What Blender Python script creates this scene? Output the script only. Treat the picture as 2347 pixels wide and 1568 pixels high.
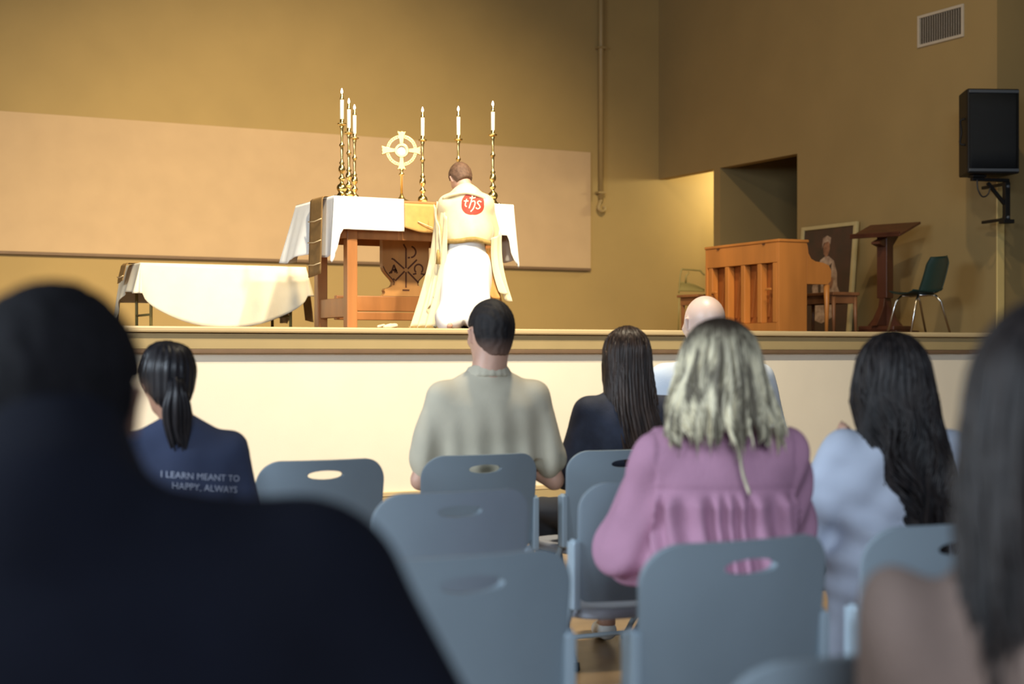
import bpy, bmesh, math, random
import numpy as np
from mathutils import Vector, Matrix
from mathutils.bvhtree import BVHTree

random.seed(7)
rng = np.random.default_rng(7)
for o in list(bpy.data.objects):
    bpy.data.objects.remove(o, do_unlink=True)
SC = bpy.context.scene
COL = SC.collection
PI = math.pi

# ---------------------------------------------------------------- camera
YAW = math.radians(27.5)
F = 3500.0
CAMH = 1.2
cam = bpy.data.cameras.new('camera')
cam_o = bpy.data.objects.new('camera', cam)
COL.objects.link(cam_o)
cam_o.location = (0, 0, CAMH)
cam_o.rotation_euler = (PI/2, 0, -YAW)
cam.sensor_width = 36
cam.lens = 36*F/2347
cam.shift_y = 26/2347
cam.clip_start = 0.05
cam.dof.use_dof = True
cam.dof.focus_distance = 9.0
cam.dof.aperture_fstop = 2.5
SC.camera = cam_o

# ---------------------------------------------------------------- world, lamps, exposure
w = bpy.data.worlds.new('world'); SC.world = w
w.use_nodes = True
w.node_tree.nodes['Background'].inputs[0].default_value = (0.42, 0.60, 1.0, 1)
w.node_tree.nodes['Background'].inputs[1].default_value = 0.16
SC.view_settings.view_transform = 'Standard'
SC.view_settings.look = 'None'
SC.view_settings.exposure = 0.0
SC.view_settings.gamma = 1.0
SC.view_settings.use_curve_mapping = False

def look(o, target):
    d = Vector(target) - o.location
    o.rotation_euler = d.to_track_quat('-Z', 'Y').to_euler()

def spot(name, loc, target, watts, angle, blend, color, size=0.12):
    l = bpy.data.lights.new(name, 'SPOT')
    l.energy = watts; l.spot_size = math.radians(angle); l.spot_blend = blend
    l.color = color; l.shadow_soft_size = size
    o = bpy.data.objects.new(name, l); COL.objects.link(o)
    o.location = loc; look(o, target)
    return o

def area(name, loc, target, watts, sx, sy, color):
    l = bpy.data.lights.new(name, 'AREA')
    l.energy = watts; l.shape = 'RECTANGLE'; l.size = sx; l.size_y = sy; l.color = color
    o = bpy.data.objects.new(name, l); COL.objects.link(o)
    o.location = loc; look(o, target)
    return o

WARM = (1.0, 0.80, 0.50)
spot('stage_spot_main', (5.2, 6.6, 6.6), (4.7, 11.4, 1.9), 1900, 60, 1.0, (1.0, 0.86, 0.62), 0.10)
spot('stage_wash_left', (6.0, 8.0, 7.7), (6.2, 18.0, 0.6), 6300, 66, 1.0, (1.0, 0.79, 0.47), 0.2)
spot('stage_wash_far_left', (0.5, 8.0, 6.8), (1.5, 18.0, 0.6), 800, 62, 1.0, (1.0, 0.78, 0.42), 0.2)
spot('stage_wash_right', (7.2, 8.2, 7.4), (12.0, 16.0, 2.0), 620, 62, 1.0, (1.0, 0.76, 0.44), 0.10)
spot('stage_front_wash', (3.4, 5.8, 6.8), (4.1, 9.8, 0.6), 2700, 110, 1.0, (1.0, 0.86, 0.62), 0.2)
l = bpy.data.lights.new('corridor_lamp', 'POINT'); l.energy = 130; l.color = (1.0, 0.88, 0.50); l.shadow_soft_size = 0.1
o = bpy.data.objects.new('corridor_lamp', l); COL.objects.link(o); o.location = (13.3, 17.35, 3.75)
area('window_daylight', (-5.6, 4.6, 3.2), (3.0, 4.8, 0.7), 620, 4.5, 2.0, (0.72, 0.86, 1.0))
area('rear_daylight', (-2.5, -6.0, 5.0), (3.0, 5.0, 0.7), 620, 4.0, 2.0, (0.76, 0.88, 1.0))

# ---------------------------------------------------------------- picture geometry: pixel + depth -> world
FW = Vector((math.sin(YAW), math.cos(YAW), 0)); RT = Vector((math.cos(YAW), -math.sin(YAW), 0))
def P(u, v, Z):
    p = FW*Z + RT*((u-1173)/F*Z)
    return Vector((p.x, p.y, CAMH + (810-v)/F*Z))
def G(u, Z, z=0.0):
    p = P(u, 810, Z); return Vector((p.x, p.y, z))
def onY(u, Y):                       # depth along the view of the plane y = Y at column u
    return Y/(math.cos(YAW) - math.sin(YAW)*(u-1173)/F)

# ---------------------------------------------------------------- materials
def mat(name, col, rough=0.6, metal=0.0, noise=0.0, nscale=8.0, bump=0.0, bscale=60.0, emit=None, estr=0.0,
        spec=0.5, stretch=None, col2=None, sss=0.0, sheen=0.0, trans=0.0):
    m = bpy.data.materials.new(name); m.use_nodes = True
    nt = m.node_tree; b = nt.nodes['Principled BSDF']
    b.inputs['Base Color'].default_value = (*col, 1)
    b.inputs['Roughness'].default_value = rough
    b.inputs['Metallic'].default_value = metal
    b.inputs['Specular IOR Level'].default_value = spec
    if sss: 
        b.inputs['Subsurface Weight'].default_value = sss
        b.inputs['Subsurface Radius'].default_value = (0.02, 0.008, 0.004)
    if sheen: b.inputs['Sheen Weight'].default_value = sheen
    if trans: b.inputs['Transmission Weight'].default_value = trans
    if emit:
        b.inputs['Emission Color'].default_value = (*emit, 1); b.inputs['Emission Strength'].default_value = estr
    tc = nt.nodes.new('ShaderNodeTexCoord'); mp = nt.nodes.new('ShaderNodeMapping')
    nt.links.new(tc.outputs['Object'], mp.inputs[0])
    if stretch: mp.inputs['Scale'].default_value = stretch
    if noise or col2:
        n = nt.nodes.new('ShaderNodeTexNoise'); n.inputs['Scale'].default_value = nscale; n.inputs['Detail'].default_value = 6
        nt.links.new(mp.outputs[0], n.inputs['Vector'])
        r = nt.nodes.new('ShaderNodeValToRGB'); nt.links.new(n.outputs[0], r.inputs[0])
        c2 = col2 or tuple(max(0, c*(1-noise)) for c in col)
        c1 = col if col2 else tuple(min(1, c*(1+noise*0.5)) for c in col)
        r.color_ramp.elements[0].position = 0.3; r.color_ramp.elements[0].color = (*c2, 1)
        r.color_ramp.elements[1].position = 0.7; r.color_ramp.elements[1].color = (*c1, 1)
        nt.links.new(r.outputs[0], b.inputs['Base Color'])
    if bump:
        n2 = nt.nodes.new('ShaderNodeTexNoise'); n2.inputs['Scale'].default_value = bscale; n2.inputs['Detail'].default_value = 4
        nt.links.new(mp.outputs[0], n2.inputs['Vector'])
        bp = nt.nodes.new('ShaderNodeBump'); bp.inputs['Strength'].default_value = bump; bp.inputs['Distance'].default_value = 0.01
        nt.links.new(n2.outputs[0], bp.inputs['Height']); nt.links.new(bp.outputs[0], b.inputs['Normal'])
    return m

M = {}
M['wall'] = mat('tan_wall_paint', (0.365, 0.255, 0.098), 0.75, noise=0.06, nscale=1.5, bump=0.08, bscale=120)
M['wall_r'] = mat('shaded_tan_wall_paint', (0.33, 0.235, 0.098), 0.75, noise=0.06, nscale=1.5, bump=0.08, bscale=120)  # tan wall paint, darkened for the light falling off on the right
M['panel'] = mat('beige_wall_panel', (0.50, 0.355, 0.21), 0.8, noise=0.05, nscale=3, bump=0.1, bscale=200)
M['stage_white'] = mat('cream_stage_front', (0.80, 0.72, 0.58), 0.7, noise=0.03, nscale=3, bump=0.05, bscale=100)
M['fascia'] = mat('tan_stage_trim', (0.40, 0.30, 0.145), 0.55, noise=0.06, nscale=3)
M['lip'] = mat('light_stage_nosing', (0.58, 0.44, 0.24), 0.45, noise=0.05, nscale=4)
M['shadow_line'] = mat('brown_shadow_line', (0.17, 0.105, 0.06), 0.6, noise=0.1)  # dark brown standing in for shadow lines
M['stage_floor'] = mat('brown_stage_boards', (0.24, 0.14, 0.06), 0.45, noise=0.3, nscale=3, stretch=(1, 8, 1))
M['floor'] = mat('tan_hall_floor', (0.30, 0.20, 0.11), 0.38, noise=0.22, nscale=5)
M['ceiling'] = mat('dark_ceiling', (0.10, 0.085, 0.06), 0.9, noise=0.1)
M['pipe'] = mat('tan_pipe_paint', (0.34, 0.24, 0.10), 0.5, noise=0.05)
M['guard'] = mat('yellow_corner_guard', (0.80, 0.60, 0.24), 0.5, noise=0.04)
M['altar_wood'] = mat('cherry_altar_wood', (0.46, 0.185, 0.055), 0.42, noise=0.35, nscale=6, stretch=(1, 1, 0.12), bump=0.05, bscale=40)
M['altar_panel'] = mat('golden_altar_panel', (0.62, 0.30, 0.095), 0.45, noise=0.25, nscale=5, stretch=(1, 1, 0.2))
M['groove'] = mat('groove_shade_brown', (0.12, 0.04, 0.015), 0.8)  # dark brown for the shade inside carved grooves
M['linen'] = mat('white_linen', (0.88, 0.86, 0.80), 0.85, noise=0.02, nscale=20, bump=0.15, bscale=150, sheen=0.2)
M['cream_cloth'] = mat('cream_table_cloth', (0.84, 0.76, 0.58), 0.85, noise=0.03, nscale=10, bump=0.15, bscale=150)
M['runner'] = mat('bronze_runner_cloth', (0.30, 0.165, 0.05), 0.7, noise=0.15, nscale=30, bump=0.1, bscale=200)
M['stripe'] = mat('cream_braid', (0.78, 0.60, 0.34), 0.7)
M['frontal'] = mat('gold_frontal_cloth', (0.62, 0.35, 0.10), 0.6, noise=0.1, nscale=20)
M['brass'] = mat('polished_brass', (0.83, 0.62, 0.24), 0.24, metal=1.0, noise=0.12, nscale=30)
M['gold'] = mat('bright_gold', (0.72, 0.52, 0.19), 0.33, metal=1.0, noise=0.08, nscale=60)
M['wax'] = mat('white_wax', (0.92, 0.88, 0.72), 0.5, sss=0.3, noise=0.02)
M['flame'] = mat('candle_flame', (1, .9, .7), 0.5, emit=(1.0, 0.90, 0.72), estr=14)
M['host'] = mat('white_host', (0.9, 0.85, 0.72), 0.6, noise=0.03)
M['veil'] = mat('cream_gold_veil', (0.84, 0.71, 0.43), 0.55, noise=0.06, nscale=25, bump=0.12, bscale=160, sheen=0.3)
M['veil_gold'] = mat('gold_veil_fringe', (0.44, 0.28, 0.08), 0.6, noise=0.25, nscale=40)
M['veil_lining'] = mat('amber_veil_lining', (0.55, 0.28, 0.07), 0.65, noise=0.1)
M['emblem_red'] = mat('red_emblem_cloth', (0.40, 0.035, 0.015), 0.7, noise=0.15, nscale=60)
M['emblem_white'] = mat('cream_emblem_thread', (0.86, 0.74, 0.50), 0.7)
M['piano'] = mat('orange_piano_wood', (0.52, 0.20, 0.045), 0.38, noise=0.22, nscale=5, stretch=(1, 1, 0.15), bump=0.04, bscale=60)
M['piano_d'] = mat('dark_orange_panel_wood', (0.34, 0.105, 0.022), 0.5, noise=0.35, nscale=7, stretch=(1, 1, 0.2))
M['black'] = mat('black_satin', (0.02, 0.02, 0.022), 0.45, noise=0.1)
M['ivory'] = mat('ivory_keys', (0.8, 0.76, 0.66), 0.3)
M['bench_wood'] = mat('brown_bench_wood', (0.24, 0.10, 0.04), 0.5, noise=0.3, nscale=8)
M['lectern'] = mat('dark_mahogany', (0.095, 0.030, 0.014), 0.42, noise=0.35, nscale=6, stretch=(1, 1, 0.15))
M['teal_plastic'] = mat('dark_teal_plastic', (0.007, 0.030, 0.028), 0.5, noise=0.1)
M['chrome'] = mat('chrome_tube', (0.75, 0.72, 0.66), 0.22, metal=1.0, noise=0.03)
M['frame_cream'] = mat('cream_frame', (0.52, 0.43, 0.22), 0.5, noise=0.08)
M['paint_dark'] = mat('dark_brown_canvas', (0.075, 0.035, 0.025), 0.6, noise=0.4, nscale=5, col2=(0.04, 0.03, 0.022))
M['paint_skin'] = mat('painted_flesh', (0.42, 0.20, 0.11), 0.6, noise=0.5, nscale=14, col2=(0.16, 0.07, 0.04))
M['paint_white'] = mat('painted_pale_cloth', (0.62, 0.46, 0.34), 0.6, noise=0.5, nscale=12, col2=(0.22, 0.13, 0.09))
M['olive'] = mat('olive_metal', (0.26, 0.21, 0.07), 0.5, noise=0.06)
M['vent'] = mat('off_white_vent_metal', (0.50, 0.45, 0.37), 0.5, noise=0.05)
M['vent_dark'] = mat('vent_recess', (0.07, 0.055, 0.04), 0.9)
M['speaker'] = mat('black_speaker_shell', (0.008, 0.008, 0.009), 0.5, spec=0.25, bump=0.3, bscale=300, noise=0.1)
M['grille'] = mat('dark_steel_grille', (0.009, 0.012, 0.016), 0.5, spec=0.25, bump=0.5, bscale=500, noise=0.15, nscale=80)
M['speaker_trim'] = mat('grey_speaker_trim', (0.06, 0.07, 0.085), 0.4)
M['chair'] = mat('blue_grey_plastic', (0.255, 0.315, 0.365), 0.42, noise=0.04, nscale=6, bump=0.12, bscale=350)
M['chair_seat'] = mat('pale_grey_plastic_seat', (0.42, 0.44, 0.50), 0.45, noise=0.04, bump=0.1, bscale=350)
M['chair_metal'] = mat('pale_blue_steel_tube', (0.42, 0.52, 0.60), 0.35, metal=0.15, noise=0.05)
M['skin'] = mat('light_skin', (0.62, 0.36, 0.26), 0.5, sss=0.12, noise=0.12, nscale=14)
M['skin_bald'] = mat('pale_scalp_skin', (0.74, 0.54, 0.45), 0.42, sss=0.15, noise=0.10, nscale=9)
M['skin_tan'] = mat('tan_skin', (0.42, 0.22, 0.145), 0.5, sss=0.1, noise=0.12, nscale=14)
M['eye'] = mat('eye_white', (0.8, 0.78, 0.74), 0.2)
M['lips'] = mat('lip_pink', (0.5, 0.18, 0.15), 0.45)
M['navy_jeans'] = mat('navy_denim', (0.025, 0.035, 0.075), 0.8, noise=0.3, nscale=40)
M['dark_trousers'] = mat('charcoal_trousers', (0.03, 0.03, 0.035), 0.8, noise=0.2)
M['shoe_black'] = mat('black_leather', (0.02, 0.02, 0.02), 0.4)
M['shoe_white'] = mat('white_sneaker', (0.7, 0.68, 0.64), 0.5)
def hairmat(name, c1, c2, rough=0.42, scale=9, pos=(0.3, 0.7), c3=None, zlo=None, zhi=None):
    m = bpy.data.materials.new(name); m.use_nodes = True
    nt = m.node_tree; b = nt.nodes['Principled BSDF']
    b.inputs['Roughness'].default_value = rough
    b.inputs['Specular IOR Level'].default_value = 0.35
    tc = nt.nodes.new('ShaderNodeTexCoord'); mp = nt.nodes.new('ShaderNodeMapping')
    mp.inputs['Scale'].default_value = (1, 1, 0.10)
    nt.links.new(tc.outputs['Object'], mp.inputs[0])
    n = nt.nodes.new('ShaderNodeTexNoise'); n.inputs['Scale'].default_value = scale*6; n.inputs['Detail'].default_value = 5
    n.inputs['Distortion'].default_value = 0.3
    nt.links.new(mp.outputs[0], n.inputs['Vector'])
    r = nt.nodes.new('ShaderNodeValToRGB'); nt.links.new(n.outputs[0], r.inputs[0])
    r.color_ramp.elements[0].position = pos[0]; r.color_ramp.elements[0].color = (*c1, 1)
    r.color_ramp.elements[1].position = pos[1]; r.color_ramp.elements[1].color = (*c2, 1)
    out = r.outputs[0]
    if c3 is not None:                # real root colour: a grown-out band at the top of the head
        sp = nt.nodes.new('ShaderNodeSeparateXYZ'); nt.links.new(tc.outputs['Object'], sp.inputs[0])
        mr = nt.nodes.new('ShaderNodeMapRange'); mr.inputs['From Min'].default_value = zlo; mr.inputs['From Max'].default_value = zhi
        nt.links.new(sp.outputs[2], mr.inputs['Value'])
        mx = nt.nodes.new('ShaderNodeMix'); mx.data_type = 'RGBA'
        nt.links.new(mr.outputs[0], mx.inputs['Factor']); nt.links.new(out, mx.inputs[6]); mx.inputs[7].default_value = (*c3, 1)
        out = mx.outputs[2]
    nt.links.new(out, b.inputs['Base Color'])
    return m
M['hair_fade'] = hairmat('dark_faded_haircut', (0.006, 0.005, 0.007), (0.022, 0.017, 0.016), 0.7, 12, (0.3, 0.7), (0.20, 0.115, 0.085), 1.262, 1.185)
M['hair_black'] = hairmat('black_hair', (0.006, 0.006, 0.009), (0.028, 0.024, 0.026), 0.38)
M['hair_short'] = mat('dark_cropped_hair', (0.006, 0.0055, 0.008), 0.75, spec=0.2, noise=0.5, nscale=60, bump=0.6, bscale=240)
M['hair_brown'] = mat('brown_cropped_hair', (0.16, 0.085, 0.05), 0.6, noise=0.4, nscale=50, bump=0.5, bscale=200)
M['hair_dbrown'] = hairmat('dark_brown_hair', (0.010, 0.007, 0.007), (0.075, 0.045, 0.032), 0.36)
M['hair_wavy'] = hairmat('espresso_wavy_hair', (0.004, 0.0035, 0.005), (0.032, 0.024, 0.022), 0.48)
M['hair_blonde'] = hairmat('ash_blonde_hair', (0.15, 0.125, 0.085), (0.86, 0.77, 0.54), 0.5, 7, (0.40, 0.60), (0.05, 0.035, 0.025), 1.19, 1.275)

# ---------------------------------------------------------------- object helpers
def tag(o, label=None, cat=None, group=None, kind=None):
    if label: o['label'] = label
    if cat: o['category'] = cat
    if group: o['group'] = group
    if kind: o['kind'] = kind
    return o

def link(name, me, m, parent=None):
    o = bpy.data.objects.new(name, me)
    COL.objects.link(o)
    if m is not None:
        me.materials.clear(); me.materials.append(m)
    if parent is not None: o.parent = parent
    return o

def thing(name, label, cat, loc=(0, 0, 0), rz=0, group=None):
    o = bpy.data.objects.new(name, None); COL.objects.link(o)
    o.empty_display_size = 0.1
    o.location = loc; o.rotation_euler = (0, 0, rz)
    return tag(o, label, cat, group)

def dup(root, loc=None, rz=None, label=None, group=None):
    r = root.copy(); COL.objects.link(r)
    if loc is not None: r.location = loc
    if rz is not None: r.rotation_euler = (0, 0, rz)
    if label: r['label'] = label
    if group: r['group'] = group
    for ch in list(root.children):
        c = ch.copy(); COL.objects.link(c); c.parent = r
        for g in list(ch.children):
            d = g.copy(); COL.objects.link(d); d.parent = c
    return r

class MB:
    def __init__(s): s.v = []; s.f = []
    def add(s, vs, fs):
        n = len(s.v); s.v += [tuple(p) for p in vs]; s.f += [tuple(i+n for i in f) for f in fs]; return s
    def box(s, x0, x1, y0, y1, z0, z1, mtx=None):
        vs = [Vector(p) for p in ((x0,y0,z0),(x1,y0,z0),(x1,y1,z0),(x0,y1,z0),(x0,y0,z1),(x1,y0,z1),(x1,y1,z1),(x0,y1,z1))]
        if mtx is not None: vs = [mtx @ p for p in vs]
        return s.add(vs, [(0,3,2,1),(4,5,6,7),(0,1,5,4),(1,2,6,5),(2,3,7,6),(3,0,4,7)])
    def tube(s, pts, r, n=8, cap=True):
        pts = [Vector(p) for p in pts]; k = len(pts)
        rs = r if isinstance(r, (list, tuple)) else [r]*k
        base = len(s.v); up = None
        for i, p in enumerate(pts):
            t = (pts[min(i+1, k-1)] - pts[max(i-1, 0)]).normalized()
            if up is None:
                up = t.orthogonal().normalized()
            else:
                up = (up - t*up.dot(t))
                up = up.normalized() if up.length > 1e-6 else t.orthogonal().normalized()
            b = t.cross(up)
            for j in range(n):
                a = 2*PI*j/n
                s.v.append(tuple(p + (up*math.cos(a) + b*math.sin(a))*rs[i]))
        for i in range(k-1):
            for j in range(n):
                a = base+i*n+j; b2 = base+i*n+(j+1) % n
                s.f.append((a, b2, b2+n, a+n))
        if cap:
            s.f.append(tuple(base+j for j in reversed(range(n))))
            s.f.append(tuple(base+(k-1)*n+j for j in range(n)))
        return s
    def lathe(s, prof, n=20, c=(0, 0, 0)):
        base = len(s.v)
        for r, z in prof:
            for j in range(n):
                a = 2*PI*j/n
                s.v.append((c[0]+max(r, 1e-4)*math.cos(a), c[1]+max(r, 1e-4)*math.sin(a), c[2]+z))
        for i in range(len(prof)-1):
            for j in range(n):
                a = base+i*n+j; b = base+i*n+(j+1) % n
                s.f.append((a, b, b+n, a+n))
        s.f.append(tuple(base+j for j in reversed(range(n))))
        s.f.append(tuple(base+(len(prof)-1)*n+j for j in range(n)))
        return s
    def prism(s, poly, axis, a0, a1):
        # poly: 2-D outline (counter-clockwise), extruded on axis 'x','y' or 'z' from a0 to a1
        n = len(poly); base = len(s.v)
        def pt(p, a):
            return {'x': (a, p[0], p[1]), 'y': (p[0], a, p[1]), 'z': (p[0], p[1], a)}[axis]
        for a in (a0, a1):
            for p in poly: s.v.append(pt(p, a))
        s.f.append(tuple(base+i for i in reversed(range(n))))
        s.f.append(tuple(base+n+i for i in range(n)))
        for i in range(n):
            j = (i+1) % n
            s.f.append((base+i, base+j, base+n+j, base+n+i))
        return s
    def grid(s, fn, nu, nv, closed_u=False):
        base = len(s.v)
        for j in range(nv+1):
            for i in range(nu + (0 if closed_u else 1)):
                s.v.append(tuple(fn(i/nu, j/nv)))
        w_ = nu if closed_u else nu+1
        for j in range(nv):
            for i in range(nu):
                a = base+j*w_+i; b = base+j*w_+(i+1) % w_
                s.f.append((a, b, b+w_, a+w_))
        return s
    def build(s, name, m, parent=None, smooth=False, bevel=0.0, seg=2, solid=0.0, fix=True):
        me = bpy.data.meshes.new(name)
        me.from_pydata(s.v, [], s.f)
        if fix:
            bm = bmesh.new(); bm.from_mesh(me)
            bmesh.ops.recalc_face_normals(bm, faces=bm.faces)
            bm.to_mesh(me); bm.free()
        o = link(name, me, m, parent)
        if smooth:
            me.polygons.foreach_set('use_smooth', [True]*len(me.polygons))
        if solid:
            md = o.modifiers.new('solid', 'SOLIDIFY'); md.thickness = solid; md.offset = 0
        if bevel:
            md = o.modifiers.new('bevel', 'BEVEL'); md.width = bevel; md.segments = seg; md.limit_method = 'ANGLE'
            md.angle_limit = math.radians(40)
        if smooth and bevel:
            pass
        return o

def box(name, x0, x1, y0, y1, z0, z1, m, parent=None, bevel=0.0):
    return MB().box(x0, x1, y0, y1, z0, z1).build(name, m, parent, bevel=bevel)

def bez(pts, n=24):                   # smooth polyline through points (Catmull-Rom)
    pts = [Vector(p) for p in pts]
    q = [pts[0]*2-pts[1]] + pts + [pts[-1]*2-pts[-2]]
    out = []
    m_ = len(pts)-1
    for i in range(m_):
        for k in range(max(2, n//m_)):
            t = k/max(2, n//m_)
            p0, p1, p2, p3 = q[i:i+4]
            out.append(0.5*((2*p1) + (p2-p0)*t + (2*p0-5*p1+4*p2-p3)*t*t + (3*p1-p0-3*p2+p3)*t**3))
    out.append(pts[-1])
    return out

# ---------------------------------------------------------------- implicit surfaces (bodies, clothes)
class SDF:
    def __init__(s, h=0.008): s.h = h; s.pr = []
    def cap(s, a, b, ra, rb=None, k=0.02):
        s.pr.append(('c', np.array(a, float), np.array(b, float), ra, ra if rb is None else rb, k)); return s
    def ell(s, c, r, R=None, k=0.02):
        s.pr.append(('e', np.array(c, float), np.array(r, float), None if R is None else np.array(R), 0, k)); return s
    def cut(s, fn): s.pr.append(('x', fn, None, None, 0, 0)); return s      # keep where fn(X,Y,Z) < 0
    def mesh(s):
        lo = np.array([1e9]*3); hi = -lo
        for p in s.pr:
            if p[0] == 'c':
                r = max(p[3], p[4]); lo = np.minimum(lo, np.minimum(p[1], p[2])-r); hi = np.maximum(hi, np.maximum(p[1], p[2])+r)
            elif p[0] == 'e':
                r = p[2].max() if p[3] is not None else p[2]; lo = np.minimum(lo, p[1]-r); hi = np.maximum(hi, p[1]+r)
        h = s.h; lo = lo-3*h; hi = hi+3*h
        n = np.ceil((hi-lo)/h).astype(int)+1
        D = np.full(n, 1.0, np.float32)
        ax = [lo[i]+h*np.arange(n[i]) for i in range(3)]
        for p in s.pr:
            if p[0] == 'x':
                X, Y, Z = np.meshgrid(*ax, indexing='ij', sparse=True)
                D = np.maximum(D, p[1](X, Y, Z)).astype(np.float32); continue
            k = p[5]; mg = k+3*h
            if p[0] == 'c':
                r = max(p[3], p[4]); a0 = np.minimum(p[1], p[2])-r-mg; a1 = np.maximum(p[1], p[2])+r+mg
            else:
                r = p[2].max() if p[3] is not None else p[2]; a0 = p[1]-r-mg; a1 = p[1]+r+mg
            i0 = np.clip(np.floor((a0-lo)/h).astype(int), 0, n-1); i1 = np.clip(np.ceil((a1-lo)/h).astype(int)+1, 1, n)
            sl = tuple(slice(i0[i], i1[i]) for i in range(3))
            X, Y, Z = np.meshgrid(*[ax[i][sl[i]] for i in range(3)], indexing='ij')
            if p[0] == 'c':
                a, b = p[1], p[2]; ba = b-a; L = max(float(ba@ba), 1e-9)
                t = np.clip(((X-a[0])*ba[0]+(Y-a[1])*ba[1]+(Z-a[2])*ba[2])/L, 0, 1)
                d = np.sqrt((X-a[0]-t*ba[0])**2+(Y-a[1]-t*ba[1])**2+(Z-a[2]-t*ba[2])**2)-(p[3]+(p[4]-p[3])*t)
            else:
                x, y, z = X-p[1][0], Y-p[1][1], Z-p[1][2]
                if p[3] is not None:
                    R = p[3]
                    x, y, z = (R[0,0]*x+R[1,0]*y+R[2,0]*z), (R[0,1]*x+R[1,1]*y+R[2,1]*z), (R[0,2]*x+R[1,2]*y+R[2,2]*z)
                r = p[2]
                k0 = np.sqrt((x/r[0])**2+(y/r[1])**2+(z/r[2])**2); k1 = np.sqrt((x/r[0]**2)**2+(y/r[1]**2)**2+(z/r[2]**2)**2)
                d = k0*(k0-1)/np.maximum(k1, 1e-6)
            c = D[sl]
            if k > 0:
                hh = np.maximum(k-np.abs(c-d), 0)/k
                D[sl] = np.minimum(c, d)-hh*hh*k*0.25
            else: D[sl] = np.minimum(c, d)
        ins = D < 0
        # surface nets
        cs = np.zeros(tuple(n-1), np.int8)
        for dx in (0, 1):
            for dy in (0, 1):
                for dz in (0, 1):
                    cs += ins[dx:n[0]-1+dx, dy:n[1]-1+dy, dz:n[2]-1+dz]
        act = (cs > 0) & (cs < 8)
        idx = np.argwhere(act)
        vid = np.full(tuple(n-1), -1, np.int64); vid[act] = np.arange(len(idx))
        acc = np.zeros((len(idx), 3)); cnt = np.zeros(len(idx))
        I, J, K = idx.T
        cor = [(0,0,0),(1,0,0),(0,1,0),(1,1,0),(0,0,1),(1,0,1),(0,1,1),(1,1,1)]
        for a, b in ((0,1),(2,3),(4,5),(6,7),(0,2),(1,3),(4,6),(5,7),(0,4),(1,5),(2,6),(3,7)):
            ca, cb = np.array(cor[a]), np.array(cor[b])
            da = D[I+ca[0], J+ca[1], K+ca[2]].astype(float); db = D[I+cb[0], J+cb[1], K+cb[2]].astype(float)
            m = (da < 0) != (db < 0)
            t = np.where(m, da/np.where(np.abs(da-db) < 1e-9, 1e-9, da-db), 0)
            pt = ca[None]+t[:, None]*(cb-ca)[None]
            acc[m] += pt[m]; cnt[m] += 1
        V = lo+h*(idx+acc/cnt[:, None])
        Fs = []
        for ax_ in range(3):
            o1, o2 = [(1, 2), (2, 0), (0, 1)][ax_]
            sa = [slice(None)]*3; sb = [slice(None)]*3
            sa[ax_] = slice(0, -1); sb[ax_] = slice(1, None)
            A = ins[tuple(sa)]; B = ins[tuple(sb)]
            for flip, mm in ((False, A & ~B), (True, ~A & B)):
                e = np.argwhere(mm)
                e = e[(e[:, o1] > 0) & (e[:, o2] > 0) & (e[:, o1] < n[o1]-1) & (e[:, o2] < n[o2]-1)]
                if len(e) == 0: continue
                def g(d1, d2):
                    q = e.copy(); q[:, o1] += d1; q[:, o2] += d2
                    return vid[q[:, 0], q[:, 1], q[:, 2]]
                q = np.stack([g(-1, -1), g(0, -1), g(0, 0), g(-1, 0)], 1)
                if flip: q = q[:, ::-1]
                Fs.append(q)
        Fq = np.concatenate(Fs)
        Fq = Fq[(Fq >= 0).all(1)]
        return V, Fq

def normals(V, Fq):
    a = V[Fq[:, 2]]-V[Fq[:, 0]]; b = V[Fq[:, 3]]-V[Fq[:, 1]]
    nf = np.cross(a, b); N = np.zeros_like(V)
    for i in range(4): np.add.at(N, Fq[:, i], nf)
    return N/np.maximum(np.linalg.norm(N, axis=1), 1e-12)[:, None]

def relax(V, Fq, it=2):
    for _ in range(it):
        A = np.zeros_like(V); c = np.zeros(len(V))
        for i in range(4):
            for j in (1, 3):
                np.add.at(A, Fq[:, i], V[Fq[:, (i+j) % 4]]); np.add.at(c, Fq[:, i], 1)
        V = 0.5*V+0.5*A/np.maximum(c, 1)[:, None]
    return V

def sdf_obj(name, s, m, parent, disp=None, it=2, want=False):
    V, Fq = s.mesh(); V = relax(V, Fq, it)
    if disp is not None:
        N = normals(V, Fq); V = V+N*disp(V, N)[:, None]
    me = bpy.data.meshes.new(name)
    me.vertices.add(len(V)); me.vertices.foreach_set('co', V.ravel())
    me.loops.add(Fq.size); me.loops.foreach_set('vertex_index', Fq.ravel())
    me.polygons.add(len(Fq)); me.polygons.foreach_set('loop_start', np.arange(0, Fq.size, 4))
    me.polygons.foreach_set('use_smooth', np.ones(len(Fq), bool))
    me.update(calc_edges=True); me.validate()
    o = link(name, me, m, parent)
    if want: return o, V, Fq
    return o

def wob(V, fx, fy, fz, seed=0):       # cheap smooth noise in [-1,1]
    r = np.random.default_rng(seed); out = np.zeros(len(V))
    for i in range(5):
        ph = r.uniform(0, 6.28, 3); a = r.uniform(.6, 1.6, 3)
        out += np.sin(V[:, 0]*fx*a[0]+ph[0]+1.3*np.sin(V[:, 2]*fz*a[1]+ph[1])+V[:, 1]*fy*a[2])*(1/(1+i*.4))
    return out/3.0
# ================================================================ the setting
YS, XR, YB, YP = 9.8, 11.8, 18.18, 11.75     # stage front, right wall, back wall, proscenium wall
ST = 1.376                                    # stage floor height
def struct(o): o['kind'] = 'structure'; return o

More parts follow.
